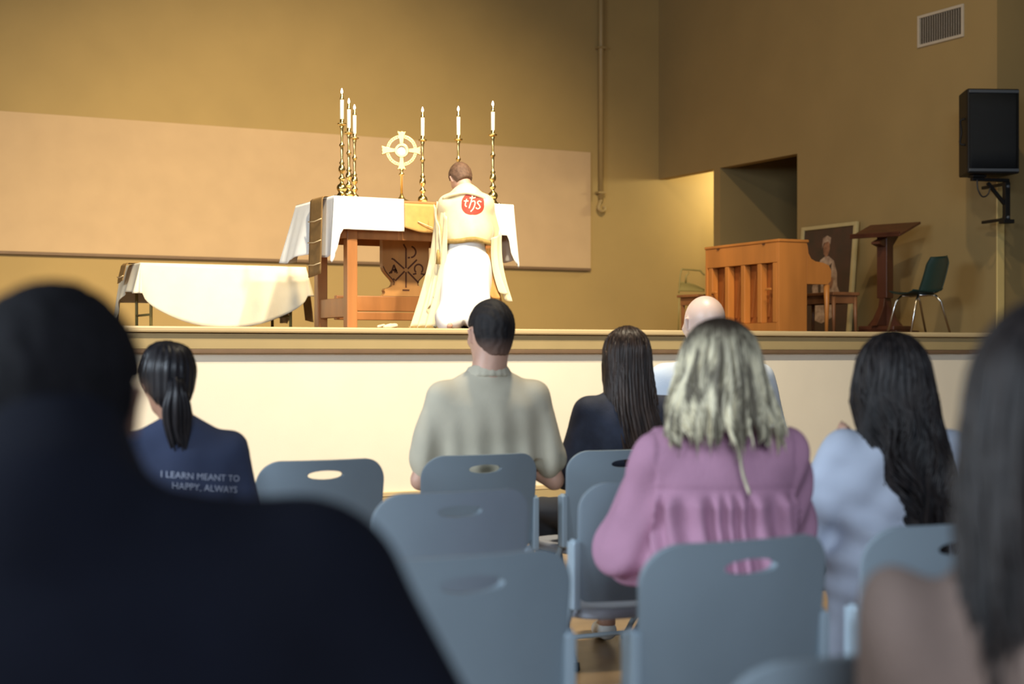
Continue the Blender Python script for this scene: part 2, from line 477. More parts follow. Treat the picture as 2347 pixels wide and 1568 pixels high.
struct(box('floor', -6, 16, -4, YS, -0.2, 0.0, M['floor']))
struct(box('ceiling', -6, 16, -4, 19, 8.2, 8.4, M['ceiling']))
struct(box('wall_back', -6, 15, YB, YB+0.2, 0, 8.2, M['wall']))
struct(box('wall_left', -6.2, -6, -4, YB+0.2, 0, 8.2, M['wall']))
struct(box('wall_right', 15, 15.2, -4, YB+0.2, 0, 8.2, M['wall']))
# right wall of the stage with two openings in it
J0, J1, J2 = 15.06, 16.69, 16.84              # near jamb, partition
HZ = 3.66
wr = MB()
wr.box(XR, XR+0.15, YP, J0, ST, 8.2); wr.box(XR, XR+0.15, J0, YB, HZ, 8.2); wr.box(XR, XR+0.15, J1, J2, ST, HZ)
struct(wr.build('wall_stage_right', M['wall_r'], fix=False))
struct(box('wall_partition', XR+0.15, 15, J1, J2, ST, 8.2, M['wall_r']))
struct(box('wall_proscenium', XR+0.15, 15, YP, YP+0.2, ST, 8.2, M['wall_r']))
struct(box('ceiling_corridor', XR+0.15, 15, YP+0.2, YB, 5.0, 5.1, M['ceiling']))
stf = MB().box(-6, 15, YS+0.05, YB, ST-0.06, ST); struct(stf.build('floor_stage', M['stage_floor']))
sf = struct(MB().box(-6, 15, YS+0.02, YS+0.1, 0.0, ST-0.06).build('wall_stage_front', M['stage_white']))
# trims of the stage front
struct(box('trim_1', -6, 15, YS-0.045, YS+0.05, 1.336, ST+0.001, M['lip'], bevel=0.012))
struct(box('trim_2', -6, 15, YS-0.01, YS+0.02, 1.228, 1.332, M['fascia'], bevel=0.004))
struct(box('trim_shadow_line', -6, 15, YS-0.022, YS+0.02, 1.200, 1.227, M['shadow_line'], bevel=0.003))  # dark strip painting the shadow line under the fascia
struct(box('trim_4', -6, 15, YS-0.012, YS+0.02, 0.205, 0.238, M['lip'], bevel=0.006))
struct(box('baseboard_front', -6, 15, YS-0.008, YS+0.02, 0.115, 0.204, M['fascia']))
struct(box('trim_5', -6, 15, YS-0.025, YS+0.02, 0.095, 0.114, M['stage_white'], bevel=0.004))
struct(box('baseboard_stage', -6, 15, YS-0.015, YS+0.02, 0.0, 0.094, M['fascia']))
# corner guard at the end of the right wall
struct(box('trim_6', XR-0.015, XR+0.085, YP-0.02, YP-0.001, ST, 2.99, M['guard'], bevel=0.004))

# lighter panel on the back wall, with a dark strip for the shadow line below it
wp = thing('wall_panel', 'long pale beige fabric-covered panel across the olive back wall behind the altar', 'wall panel', (3.0, YB, 2.175))
Zp = onY(1350, YB); xr = P(1350, 810, Zp).x
ztop = CAMH+460*Zp/F; zbot = CAMH+194*Zp/F
box('panel_face', -5.9-3, xr-3, -0.045, -0.002, zbot-2.175, ztop-2.175, M['panel'], wp, bevel=0.006)
box('bottom_rail', -5.9-3, xr-3, -0.055, -0.002, zbot-2.175-0.03, zbot-2.175-0.001, M['shadow_line'], wp)  # not a rail: dark strip for the panel's shadow line
# pipe on the back wall
Zq = onY(1371, YB); xq = P(1371, 810, Zq).x
pp = thing('wall_pipe', 'vertical tan pipe with a curled lower end on the back wall beside the beige panel', 'pipe', (xq, YB, 3.2))
MB().tube([(0, -0.07, 5.0), (0, -0.07, 0.12)], 0.038, 14).build('pipe_shaft', M['pipe'], pp, smooth=True)
MB().tube(bez([(0, -0.07, 0.12), (-0.03, -0.075, 0.07), (-0.055, -0.09, 0.0), (-0.01, -0.10, -0.045), (0.045, -0.09, -0.01), (0.035, -0.08, 0.03)], 20), 0.024, 10).build('curled_end', M['pipe'], pp, smooth=True)
for z in (0.2, 2.2, 4.2):
    MB().box(-0.06, 0.06, -0.112, -0.002, z, z+0.03).build('clamp', M['pipe'], pp, bevel=0.004)

# vent
v0 = 12.92; v1 = 12.22
vt = thing('air_vent', 'off-white rectangular air vent with vertical fins high on the right wall', 'vent', (XR, (v0+v1)/2, 4.755))
hw, hh = (v0-v1)/2, 0.175
fr = MB()
fr.box(-0.02, 0, -hw, hw, hh-0.03, hh); fr.box(-0.02, 0, -hw, hw, -hh, -hh+0.03)
fr.box(-0.02, 0, -hw, -hw+0.03, -hh+0.03, hh-0.03); fr.box(-0.02, 0, hw-0.03, hw, -hh+0.03, hh-0.03)
fr.build('vent_frame', M['vent'], vt, bevel=0.002)
box('vent_back', -0.003, -0.001, -hw+0.03, hw-0.03, -hh+0.03, hh-0.03, M['vent_dark'], vt)
fin = None
for i in range(18):
    y = -hw+0.042+i*(2*hw-0.084)/17
    if fin is None:
        fin = MB().box(-0.012, 0.0, -0.0015, 0.0015, -hh+0.031, hh-0.031, Matrix.Rotation(0.75, 4, 'Z')).build('fin', M['vent'], vt); fin.location = (-0.004, y, 0)
    else:
        f2 = fin.copy(); COL.objects.link(f2); f2.location = (-0.004, y, 0)

# ================================================================ altar
AX0, AX1, AY0, AY1, AZ = 4.10, 5.60, 10.75, 11.59, 2.376
cx, cy = (AX0+AX1)/2, (AY0+AY1)/2
al = thing('altar_table', 'cherry wood altar table with four square legs and a carved centre panel', 'altar', (cx, cy, ST))
H = AZ-ST-0.006
hx, hy = (AX1-AX0)/2, (AY1-AY0)/2
box('table_top', -hx, hx, -hy, hy, H-0.045, H, M['altar_wood'], al, bevel=0.01)
for (a, b, c, d) in ((-hx+.06, hx-.06, -hy+.07, -hy+.10), (-hx+.06, hx-.06, hy-.10, hy-.07)):
    box('apron', a, b, c, d, H-0.30, H-0.046, M['altar_wood'], al, bevel=0.004)
for s in (-1, 1):
    box('apron', s*(hx-.085)-.015, s*(hx-.085)+.015, -hy+.105, hy-.105, H-0.30, H-0.046, M['altar_wood'], al, bevel=0.004)
lx, ly = hx-0.165, hy-0.10
leg = None
for sx in (-1, 1):
    for sy in (-1, 1):
        if leg is None:
            leg = box('leg', -.042, .042, -.042, .042, 0, H-0.046, M['altar_wood'], al, bevel=0.006); leg.location = (sx*lx, sy*ly, 0)
        else:
            l2 = leg.copy(); COL.objects.link(l2); l2.location = (sx*lx, sy*ly, 0)
box('stretcher', -lx+.0, lx, -0.03, 0.03, 0.155, 0.275, M['altar_wood'], al, bevel=0.006)
box('stretcher', -lx+.0, lx, -0.035, 0.035, 0.085, 0.148, M['altar_wood'], al, bevel=0.006)
for s in (-1, 1):
    box('side_stretcher', s*lx-0.025, s*lx+0.025, -ly+.043, ly-.043, 0.10, 0.25, M['altar_wood'], al, bevel=0.006)

# carved panel: ogee outline, dark strokes on its face for the shade in the sign's grooves
pw = 0.20
half = [(pw, 0.735), (pw, 0.53)] + [(pw-0.004, 0.50), (0.185, 0.475), (0.165, 0.45), (0.145, 0.43), (0.12, 0.405), (0.108, 0.385), (0.112, 0.365), (0.125, 0.35), (0.15, 0.34), (0.175, 0.335), (0.185, 0.32), (0.178, 0.305), (0.183, 0.29), (0.2, 0.276)]
outl = [(-x, z) for x, z in half[::-1]]
outline = half[::-1] + [(-x, z) for x, z in half]
panel = MB().prism(outline, 'y', -0.030, 0.030).build('carved_panel', M['altar_panel'], al)
def strokes(mb, lines, wd, y0, y1):
    for pts in lines:
        n = len(pts)
        L = []; Rr = []
        for i, p in enumerate(pts):
            a = Vector(pts[max(i-1, 0)]); b = Vector(pts[min(i+1, n-1)]); t = (b-a).normalized(); nn = Vector((-t.y, t.x))
            ww = wd[0] + (wd[1]-wd[0])*i/max(1, n-1) if isinstance(wd, tuple) else wd
            L.append(Vector(p)+nn*ww/2); Rr.append(Vector(p)-nn*ww/2)
        mb.prism([tuple(q) for q in L]+[tuple(q) for q in Rr[::-1]], 'y', y0, y1)
def arc(cx_, cz_, rx, rz_, a0, a1, n=12):
    return [(cx_+rx*math.cos(math.radians(a0+(a1-a0)*i/n)), cz_+rz_*math.sin(math.radians(a0+(a1-a0)*i/n))) for i in range(n+1)]
zc = 0.485                                     # crossing of the strokes
sgn = [[(0, zc+0.015), (0, 0.655), (-0.022, 0.69)], [(0, zc-0.015), (0, 0.345)], [(-0.03, 0.325), (0.03, 0.325)],
       arc(0.035, 0.63, 0.05, 0.045, 75, -80), [(0.035, 0.585), (0.015, 0.583)],
       [(-0.015, zc+0.01), (-0.105, zc+0.082), (-0.125, zc+0.088)], [(0.015, zc+0.01), (0.095, zc+0.085)],
       [(-0.012, zc-0.01), (-0.09, zc-0.085), (-0.11, zc-0.07)], [(0.015, zc-0.012), (0.11, zc-0.10)],
       # A
       [(-0.125, zc-0.012), (-0.145, zc-0.032)], [(-0.128, zc-0.03), (-0.105, zc+0.035)], [(-0.105, zc+0.04), (-0.075, zc-0.028)], [(-0.115, zc-0.002), (-0.085, zc+0.002)], [(-0.105, zc+0.0), (-0.095, zc-0.02), (-0.08, zc+0.0)],
       # omega
       arc(0.11, zc+0.012, 0.036, 0.036, -50, 230, 14), [(0.06, zc-0.032), (0.09, zc-0.025)], [(0.128, zc-0.025), (0.16, zc-0.032)]]
gm = MB(); strokes(gm, sgn, 0.0135, -0.0315, -0.0305)
gm.build('sign_groove_shade', M['groove'], panel)
edge = [[(x, z) for x, z in [(-0.196, 0.51), (-0.178, 0.475), (-0.158, 0.45), (-0.136, 0.428), (-0.112, 0.405), (-0.101, 0.385), (-0.106, 0.363)]],
        [(-x, z) for x, z in [(-0.196, 0.51), (-0.178, 0.475), (-0.158, 0.45), (-0.136, 0.428), (-0.112, 0.405), (-0.101, 0.385), (-0.106, 0.363)]]]
for e_ in edge:
    ge = MB(); strokes(ge, [e_], 0.008, -0.0315, -0.0305); ge.build('edge_groove_shade', M['groove'], panel)  # dark line painting the shade along the carved edge

# white cloths on the two ends of the altar
def altar_cloth(name, s, label, runner=True):
    # s=-1 left end, s=+1 right end; local frame at the table corner (front, end) in the altar's axes
    inner = 0.19
    t = thing(name, label, 'altar cloth', (cx, cy, AZ), 0, 'white altar cloths')
    m_ = MB()
    E = hx+0.004; Fy = hy+0.004
    m_.box(min(s*inner, s*E), max(s*inner, s*E), -Fy, Fy, -0.003, 0.004)
    # skirt path: front inner -> front corner -> end -> back corner -> back inner
    path = []
    nF = 26
    for i in range(nF): path.append((s*(inner+(E-inner)*i/nF), -Fy, 0, -1, i/nF))
    for i in range(9):
        a = i/8*PI/2; path.append((s*E, -Fy, s*math.sin(a), -math.cos(a), 1+i/8))
    nE = 34
    for i in range(1, nE): path.append((s*E, -Fy+2*Fy*i/nE, s, 0, 2+i/nE))
    for i in range(9):
        a = i/8*PI/2; path.append((s*E, Fy, s*math.cos(a), math.sin(a), 3+i/8))
    for i in range(1, nF+1): path.append((s*(E-(E-inner)*i/nF), Fy, 0, 1, 4+i/nF))
    def drop(q):
        if q < 1: d = 0.245 + 0.26*max(0, (q-0.90)/0.10)**1.3
        elif q < 2: d = 0.50 - 0.06*abs(q-1.5)*2
        elif q < 3: d = 0.44 + 0.02*math.sin((q-2)*9) - 0.01 + (0.02 if q > 2.8 else 0)
        elif q < 4: d = 0.46
        else: d = 0.25+0.2*max(0, 1-(q-4)/0.12)
        return d
    nu = len(path)-1; nv = 22
    def fn(u, v):
        i = min(nu, int(round(u*nu))); x, y, nx, ny, q = path[i]
        d = drop(q); z = -d*v
        fl = 0.0
        if q > 0.84 and q < 4.2:
            g_ = min(1, max(0, (q-2.45)/0.4)); g_ = g_*g_*(3-2*g_)
            fl = 0.014*v**1.2 + (0.006+0.014*g_)*math.sin(q*17)*v**1.1 + (0.004+0.009*g_)*math.sin(q*31+1)*v
            if 0.95 < q < 2.05: fl += 0.030*v*math.cos((q-1.5)*PI)
            if q < 3.9: fl += 0.115*v*g_
        else: fl = 0.008*v+0.004*math.sin(q*24)*v
        return (x+nx*(fl+0.003), y+ny*(fl+0.003), z)
    m_.grid(fn, nu, nv)
    m_.build('cloth', M['linen'], t, smooth=False, solid=0.003, bevel=0)
    o = t.children[0]
    for p in o.data.polygons: p.use_smooth = len(p.vertices) == 4 and abs(p.normal.z) < 0.6
    return t
cl = altar_cloth('altar_cloth', -1, 'white linen cloth with a pointed corner over the left end of the altar')
cr = altar_cloth('altar_cloth', 1, 'white linen cloth hanging over the right end of the altar beside the kneeling priest')
# front centre frontal
t = thing('altar_frontal', 'plain gold cloth frontal on the altar front between the two white cloths', 'altar frontal', (cx, AY0, AZ))
fm = MB()
fm.grid(lambda u, v: (-0.187+0.374*u, -0.012-0.006*math.sin(u*9)*v, -0.028-(0.185+0.035*math.sin(u*PI))*v), 24, 12)
fm.build('gold_cloth', M['frontal'], t, smooth=True, solid=0.004)
MB().tube([(0.0-0.08, -0.024, -0.165), (0.06, -0.026, -0.215), (0.12, -0.024, -0.25)], 0.004, 6).build('braid', M['stripe'], t, smooth=True)
# bronze runner over the left end
def runner(x_end, y0, y1, drop_, top_in, loc, label, bands, flare=0.07):
    t = thing('table_runner', label, 'table runner', loc, 0)
    m_ = MB()
    pts = [(top_in, 0.010), (top_in*0.5, 0.0105), (-0.004, 0.0105), (-0.020, -0.004)]
    n = 14
    for i in range(1, n+1):
        v = i/n; pts.append((-0.022-flare*v**1.1, -drop_*v))
    def fn(u, v):
        k = v*(len(pts)-1); i = min(int(k), len(pts)-2); f_ = k-i
        x = pts[i][0]*(1-f_)+pts[i+1][0]*f_; z = pts[i][1]*(1-f_)+pts[i+1][1]*f_
        return (x-0.006*math.sin(u*7)*max(0, v-0.3), y0+(y1-y0)*u, z-0.02*u*(1 if v > 0.9 else 0))
    m_.grid(fn, 8, len(pts)-1)
    m_.build('cloth', M['runner'], t, smooth=True, solid=0.003)
    for b in bands:
        x = -0.022-flare*b**1.1-0.008
        MB().tube([(x, y0, -drop_*b-0.000), (x-0.004, (y0+y1)/2, -drop_*b-0.012), (x-0.004, y1, -drop_*b-0.004)], 0.0045, 6).build('cream_band', M['stripe'], t, smooth=True)
    return t
runner(0, -0.135, 0.135, 0.575, 0.3, (AX0-0.028, 11.01, AZ), 'bronze runner with cream bands hanging down the left end of the altar', (0.28, 0.56, 0.86), 0.012)

# ================================================================ candlesticks and candles
stick_prof = [(0.056, 0), (0.058, 0.008), (0.046, 0.018), (0.034, 0.03), (0.026, 0.045), (0.037, 0.062), (0.041, 0.08), (0.034, 0.098), (0.016, 0.112),
              (0.012, 0.125), (0.022, 0.14), (0.028, 0.15), (0.018, 0.163), (0.011, 0.175), (0.012, 0.19), (0.024, 0.203), (0.027, 0.222), (0.021, 0.243),
              (0.012, 0.252), (0.022, 0.268), (0.012, 0.28), (0.0095, 0.30), (0.012, 0.36), (0.011, 0.385), (0.019, 0.397), (0.021, 0.405), (0.012, 0.418),
              (0.0085, 0.43), (0.0105, 0.50), (0.012, 0.53), (0.018, 0.545), (0.012, 0.555)]
def make_stick():
    t = thing('altar_candlestick', 'x', 'candlestick')
    MB().lathe(stick_prof, 18).build('stem', M['brass'], t, smooth=True)
    ft = None
    for k in range(3):
        a = k*2*PI/3+0.4
        o = MB().lathe([(0.003, -0.0), (0.014, 0.003), (0.016, 0.012), (0.010, 0.022), (0.002, 0.026)], 10).build('foot', M['brass'], t, smooth=True)
        o.location = (0.052*math.cos(a), 0.052*math.sin(a), 0.0)
    MB().lathe([(0.012, 0.553), (0.030, 0.556), (0.037, 0.566), (0.035, 0.568), (0.016, 0.562), (0.014, 0.575), (0.015, 0.598), (0.011, 0.600)], 18).build('drip_pan', M['brass'], t, smooth=True)
    return t
def make_candle():
    t = thing('altar_candle', 'x', 'candle')
    MB().lathe([(0.0135, 0), (0.0145, 0.002), (0.0145, 0.150), (0.012, 0.154)], 16).build('wax_body', M['wax'], t, smooth=True)
    MB().lathe([(0.0155, 0.148), (0.0155, 0.158), (0.010, 0.172), (0.0085, 0.192), (0.006, 0.196)], 14).build('brass_follower', M['brass'], t, smooth=True)
    MB().lathe([(0.0015, 0.194), (0.0065, 0.201), (0.0082, 0.210), (0.006, 0.222), (0.0015, 0.236)], 12).build('flame', M['flame'], t, smooth=True)
    return t
st0, ca0 = make_stick(), make_candle()
cand = [(783, 11.62, 'on the left front corner of the altar, leftmost of six'),
        (799, 12.08, 'in the middle of the left-hand trio on the altar'),
        (812, 12.38, 'rearmost of the left-hand trio on the altar'),
        (968, 12.50, 'just right of the monstrance'),
        (1050, 12.46, "rising above the kneeling priest's head"),
        (1129, 12.20, 'at the right end of the altar')]
for i, (u, Z, d) in enumerate(cand):
    q = G(u, Z, AZ+0.005)
    a = st0 if i == 0 else dup(st0); b = ca0 if i == 0 else dup(ca0)
    a.location = q; b.location = q+Vector((0, 0, 0.6)); a.rotation_euler.z = i*0.3
    sc = 0.985
    tag(a, 'tall brass candlestick '+d, None, 'six altar candlesticks'); tag(b, 'lit white candle '+d, None, 'six altar candles')

# ================================================================ monstrance
mo = G(920, 12.02, AZ+0.005)
t = thing('monstrance', 'gold monstrance with a ringed cross head, standing on the altar', 'monstrance', mo, -math.radians(22))
MB().lathe([(0.085, 0), (0.088, 0.008), (0.070, 0.018), (0.035, 0.03), (0.018, 0.05), (0.010, 0.075)], 24).build('base', M['gold'], t, smooth=True)
MB().lathe([(0.0095, 0.07), (0.0095, 0.215), (0.020, 0.222), (0.022, 0.232), (0.012, 0.24), (0.009, 0.252), (0.016, 0.262), (0.012, 0.272)], 16).build('stem', M['gold'], t, smooth=True)
zc = 0.415
ring = MB()
nn = 48
def ringfn(rr, w_):
    pass
prof = [(0.098, -0.007), (0.124, -0.007), (0.124, 0.007), (0.098, 0.007)]
ring.grid(lambda u, v: (lambda p: (p[0]*math.cos(2*PI*u), p[1], zc+p[0]*math.sin(2*PI*u)))(prof[int(round(v*4)) % 4]), nn, 4, closed_u=True)
ro = ring.build('outer_ring', M['gold'], t, bevel=0.002)
stud = MB()
for k in range(40):
    a = 2*PI*k/40
    stud.tube([(0.111*math.cos(a), -0.006, zc+0.111*math.sin(a)), (0.111*math.cos(a), -0.012, zc+0.111*math.sin(a))], [0.006, 0.002], 6)
tag(stud.build('ring_filigree', M['gold'], t, smooth=True), kind='stuff')
arm0 = None
for k in range(4):
    ln = 0.152 if k != 3 else 0.158
    arm = MB().prism([(-0.013, 0.045), (0.013, 0.045), (0.017, 0.08), (0.024, 0.12), (0.036, ln), (0.012, ln-0.006), (0, ln), (-0.012, ln-0.006), (-0.036, ln), (-0.024, 0.12), (-0.017, 0.08)], 'y', -0.013, 0.009).build('cross_arm', M['gold'], t, bevel=0.003)
    arm.location = (0, 0, zc); arm.rotation_euler = (0, (k*PI/2) if k != 3 else -PI/2, 0)
cr_ = MB(); pr = [(0.036, -0.018), (0.056, -0.018), (0.056, 0.010), (0.036, 0.010)]
cr_.grid(lambda u, v: (lambda p: (p[0]*math.cos(2*PI*u), p[1], zc+p[0]*math.sin(2*PI*u)))(pr[int(round(v*4)) % 4]), 40, 4, closed_u=True)
cr_.build('centre_ring', M['gold'], t, bevel=0.003)
hb = MB().lathe([(0.034, -0.003), (0.034, 0.003)], 28).build('host', M['host'], t, smooth=False); hb.location = (0, 0, zc); hb.rotation_euler = (PI/2, 0, 0)

# ================================================================ low table with the cream cloth
TZ = CAMH+207*12.3/F
tx0, tx1, ty0, ty1 = 3.03, 4.42, 12.29, 12.93
tb = thing('low_table', 'low folding table with thin dark metal legs under a cream cloth, left of the altar', 'table', ((tx0+tx1)/2, (ty0+ty1)/2, ST))
bx, by = (tx1-tx0)/2, (ty1-ty0)/2; bh = TZ-ST-0.008
box('table_top', -bx, bx, -by, by, bh-0.03, bh, M['bench_wood'], tb, bevel=0.004)
for sx in (-1, 1):
    for sy in (-1, 1):
        o = MB().tube([(0, 0, 0), (0, 0, bh-0.031)], 0.013, 10).build('leg', M['olive'] if sx < 0 else M['olive'], tb, smooth=True); o.location = (sx*(bx-0.10), sy*(by-0.08), 0)
    MB().tube([(sx*(bx-0.10), -by+0.08, 0.14), (sx*(bx-0.10), by-0.08, 0.14)], 0.010, 8).build('crossbar', M['olive'], tb, smooth=True)
tc_ = thing('table_cloth', 'cream cloth with a low curved hem draped over the low table, left of the altar', 'tablecloth', ((tx0+tx1)/2, (ty0+ty1)/2, TZ))
m_ = MB(); E, Fy = bx+0.006, by+0.006
m_.box(-E, E, -Fy, Fy, -0.003, 0.003)
path = []
nF = 60
for i in range(nF+1): path.append((-E+2*E*i/nF, -Fy, 0, -1, 'f', i/nF))
for i in range(1, 7): a = i/7*PI/2; path.append((E, -Fy, math.sin(a), -math.cos(a), 'c', i/7))
for i in range(19): path.append((E, -Fy+2*Fy*i/18, 1, 0, 's', i/18))
for i in range(1, 7): a = i/7*PI/2; path.append((E, Fy, math.cos(a), math.sin(a), 'C', i/7))
for i in range(nF+1): path.append((E-2*E*i/nF, Fy, 0, 1, 'b', i/nF))
for i in range(1, 7): a = i/7*PI/2; path.append((-E, Fy, -math.sin(a), math.cos(a), 'C', i/7))
for i in range(19): path.append((-E, Fy-2*Fy*i/18, -1, 0, 's', i/18))
for i in range(1, 7): a = i/7*PI/2; path.append((-E, -Fy, -math.cos(a), -math.sin(a), 'c', i/7))
def dropc(x, y, nx, ny, k, q):
    if k == 'f': return 0.245+0.275*math.sin(PI*q)**0.62
    if k == 'b': return 0.30
    if k == 's':
        yy = (y+Fy)/(2*Fy)
        return 0.245-0.03*math.sin(yy*PI)+0.22*yy**3
    if k == 'c': return 0.245
    return 0.46
n_ = len(path)
def fn(u, v):
    x, y, nx, ny, k, q = path[int(round(u*n_)) % n_]
    d = dropc(x, y, nx, ny, k, q)
    fl = 0.012*v
    e = abs(x)/E
    if k in ('f', 'b'): fl += (0.02*e**4+0.012*math.sin(x*23)*v*(0.3+e))*v + 0.02*v*e**6
    if k in ('c', 's', 'C'): fl += 0.045*v+0.015*math.sin(y*40+q*9)*v
    return (x+nx*fl, y+ny*fl, -d*v)
m_.grid(fn, n_, 16, closed_u=True)
co = m_.build('cloth', M['cream_cloth'], tc_, solid=0.003)
for p in co.data.polygons: p.use_smooth = abs(p.normal.z) < 0.6
runner(0, -0.09, 0.09, 0.135, 0.2, (tx0-0.055, 12.55, TZ), 'short bronze runner with a cream band at the left end of the low table', (0.72,), 0.03)
rr2 = runner(0, -0.10, 0.10, 0.44, 0.2, (tx1+0.06, 12.55, TZ), 'long bronze runner hanging down the right end of the low table', (0.45,), 0.05)
rr2.rotation_euler = (0, 0, PI)
# crumpled gold cloth on the stage in front of the altar
s_ = SDF(0.006)
for i in range(7):
    a = rng.uniform(-1, 1, 2)
    s_.cap((a[0]*0.08, a[1]*0.04, 0.012+0.01*abs(a[1])), (a[0]*0.08+0.05, a[1]*0.04+0.01, 0.02+0.015*rng.random()), 0.013, 0.009, 0.02)
rt = thing('folded_cloth', 'small crumpled gold cloth on the stage floor in front of the altar', 'cloth', tuple(G(893, 11.15, ST)))
sdf_obj('cloth', s_, M['veil'], rt)

# ================================================================ piano
pn = thing('upright_piano', 'orange-brown upright piano seen from behind, on the right of the stage', 'piano', (9.40, 12.93, ST), -math.radians(2.5))
hl = 0.68; ph = 0.965
box('side_panel', 0, 0.34, -hl, -hl+0.035, 0.0, ph-0.03, M['piano'], pn, bevel=0.004)
box('side_panel', 0, 0.34, hl-0.035, hl, 0.0, ph-0.03, M['piano'], pn, bevel=0.004)
box('lid', -0.008, 0.36, -hl-0.01, hl+0.01, ph-0.029, ph, M['piano'], pn, bevel=0.008)
box('top_rail', 0.0, 0.05, -hl+0.036, hl-0.036, 0.735, ph-0.03, M['piano'], pn, bevel=0.003)
box('bottom_rail', 0.0, 0.05, -hl+0.036, hl-0.036, 0.02, 0.13, M['piano'], pn, bevel=0.003)
box('soundboard', 0.085, 0.095, -hl+0.036, hl-0.036, 0.131, 0.734, M['piano_d'], pn)
for y in (-0.60, -0.33, -0.03, 0.27, 0.585):
    box('back_post', 0.002, 0.08, y-0.035, y+0.035, 0.131, 0.734, M['piano'], pn, bevel=0.008)
for y in (-0.52, -0.44, -0.24, -0.14, 0.07, 0.15, 0.36, 0.45):
    o = MB().box(0.062, 0.084, -0.012, 0.012, -0.24, 0.24).build('rib', M['piano_d'], pn, bevel=0.003)
    o.location = (0, y, 0.43); o.rotation_euler = (0.17, 0, 0)
for y, z in ((-0.50, 0.47), (0.50, 0.47)):
    o = MB().box(-0.014, 0.012, -0.045, 0.045, -0.012, 0.012).build('handle', M['piano'], pn, bevel=0.006); o.location = (0, y, z)
for y in (-0.42, 0.42):
    box('hinge', -0.010, 0.0, y-0.02, y+0.02, ph-0.045, ph-0.030, M['lectern'], pn)
# keyboard side
cheek = [(0.34, 0.52), (0.60, 0.52), (0.635, 0.56), (0.64, 0.66), (0.61, 0.715), (0.54, 0.74), (0.45, 0.75), (0.395, 0.775), (0.36, 0.83), (0.35, 0.90), (0.34, 0.93)]
for y0, y1 in ((-hl, -hl+0.035), (hl-0.035, hl)):
    MB().prism(cheek, 'y', y0, y1).build('cheek', M['piano'], pn, bevel=0.003)
box('key_bed', 0.30, 0.62, -hl+0.036, hl-0.036, 0.53, 0.58, M['piano'], pn, bevel=0.004)
box('front_board', 0.30, 0.335, -hl+0.036, hl-0.036, 0.10, 0.53, M['piano'], pn)
box('music_desk', 0.30, 0.33, -hl+0.036, hl-0.036, 0.62, 0.93, M['piano'], pn)
box('fallboard', 0.335, 0.40, -hl+0.036, hl-0.036, 0.60, 0.72, M['piano'], pn, bevel=0.005)
ks = MB()
for i in range(52):
    y = -hl+0.05+i*(2*hl-0.1)/52; ks.box(0.42, 0.58, y, y+(2*hl-0.1)/52-0.0015, 0.581, 0.60)
tag(ks.build('white_keys', M['ivory'], pn), kind='stuff')
kb = MB()
for i in range(51):
    if i % 7 in (2, 6): continue
    y = -hl+0.05+(i+1)*(2*hl-0.1)/52; kb.box(0.42, 0.52, y-0.006, y+0.006, 0.6005, 0.611)
tag(kb.build('black_keys', M['black'], pn), kind='stuff')
for y in (-hl+0.03, hl-0.03):
    MB().tube([(0.60, y, 0.518), (0.605, y, 0.30), (0.60, y, 0.0)], [0.032, 0.024, 0.018], 12).build('leg', M['piano'], pn, smooth=True)
box('plinth', 0.01, 0.335, -hl+0.036, hl-0.036, 0.0, 0.1, M['piano'], pn)

# bench behind the piano's keyboard
bq = thing('piano_bench', 'low brown wooden bench behind the keyboard of the piano', 'bench', (10.33, 12.75, ST), -math.radians(2.5))
box('seat', -0.17, 0.17, -0.40, 0.40, 0.42, 0.455, M['bench_wood'], bq, bevel=0.008)
for (a, b, c, d) in ((-0.15, 0.15, -0.375, -0.355), (-0.15, 0.15, 0.355, 0.375), (-0.15, -0.13, -0.354, 0.354), (0.13, 0.15, -0.354, 0.354)):
    box('apron', a, b, c, d, 0.34, 0.419, M['bench_wood'], bq)
for sx in (-1, 1):
    for sy in (-1, 1):
        MB().tube([(sx*0.135, sy*0.36, 0.419), (sx*0.14, sy*0.37, 0.0)], [0.024, 0.015], 10).build('leg', M['bench_wood'], bq, smooth=True)

# stool and an added frame for the wall shadow left of the piano
sp = G(1600, 17.0, ST)
sq = thing('wooden_stool', 'square dark wooden stool partly hidden behind the left end of the piano', 'stool', tuple(sp), 0.1)
box('seat', -0.17, 0.17, -0.17, 0.17, 0.445, 0.475, M['bench_wood'], sq, bevel=0.005)
box('apron', -0.14, 0.14, -0.14, 0.14, 0.36, 0.444, M['bench_wood'], sq)
for sx in (-1, 1):
    for sy in (-1, 1):
        o = MB().box(-0.016, 0.016, -0.016, 0.016, 0, 0.36).build('leg', M['bench_wood'], sq, bevel=0.003); o.location = (sx*0.12, sy*0.12, 0)
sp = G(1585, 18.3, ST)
fq = thing('wall_shadow_frame', 'added olive frame shaped like the cast shadow left of the piano', 'shadow shape', tuple(sp), -0.15)
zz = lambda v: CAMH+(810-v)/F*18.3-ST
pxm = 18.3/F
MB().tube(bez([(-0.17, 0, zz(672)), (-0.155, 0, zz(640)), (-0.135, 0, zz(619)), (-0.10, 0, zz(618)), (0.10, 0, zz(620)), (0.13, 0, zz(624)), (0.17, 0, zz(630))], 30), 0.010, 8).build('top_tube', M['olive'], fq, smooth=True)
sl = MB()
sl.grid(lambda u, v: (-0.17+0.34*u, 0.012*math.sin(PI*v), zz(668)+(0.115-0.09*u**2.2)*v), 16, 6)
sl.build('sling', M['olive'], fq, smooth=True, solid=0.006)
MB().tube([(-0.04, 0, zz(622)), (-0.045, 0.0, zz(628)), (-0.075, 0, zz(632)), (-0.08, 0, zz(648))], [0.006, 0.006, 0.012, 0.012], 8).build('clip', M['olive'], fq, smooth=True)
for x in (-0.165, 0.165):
    MB().tube([(x, 0, zz(672)), (x, 0.03, 0.0)], 0.009, 8).build('leg', M['olive'], fq, smooth=True)
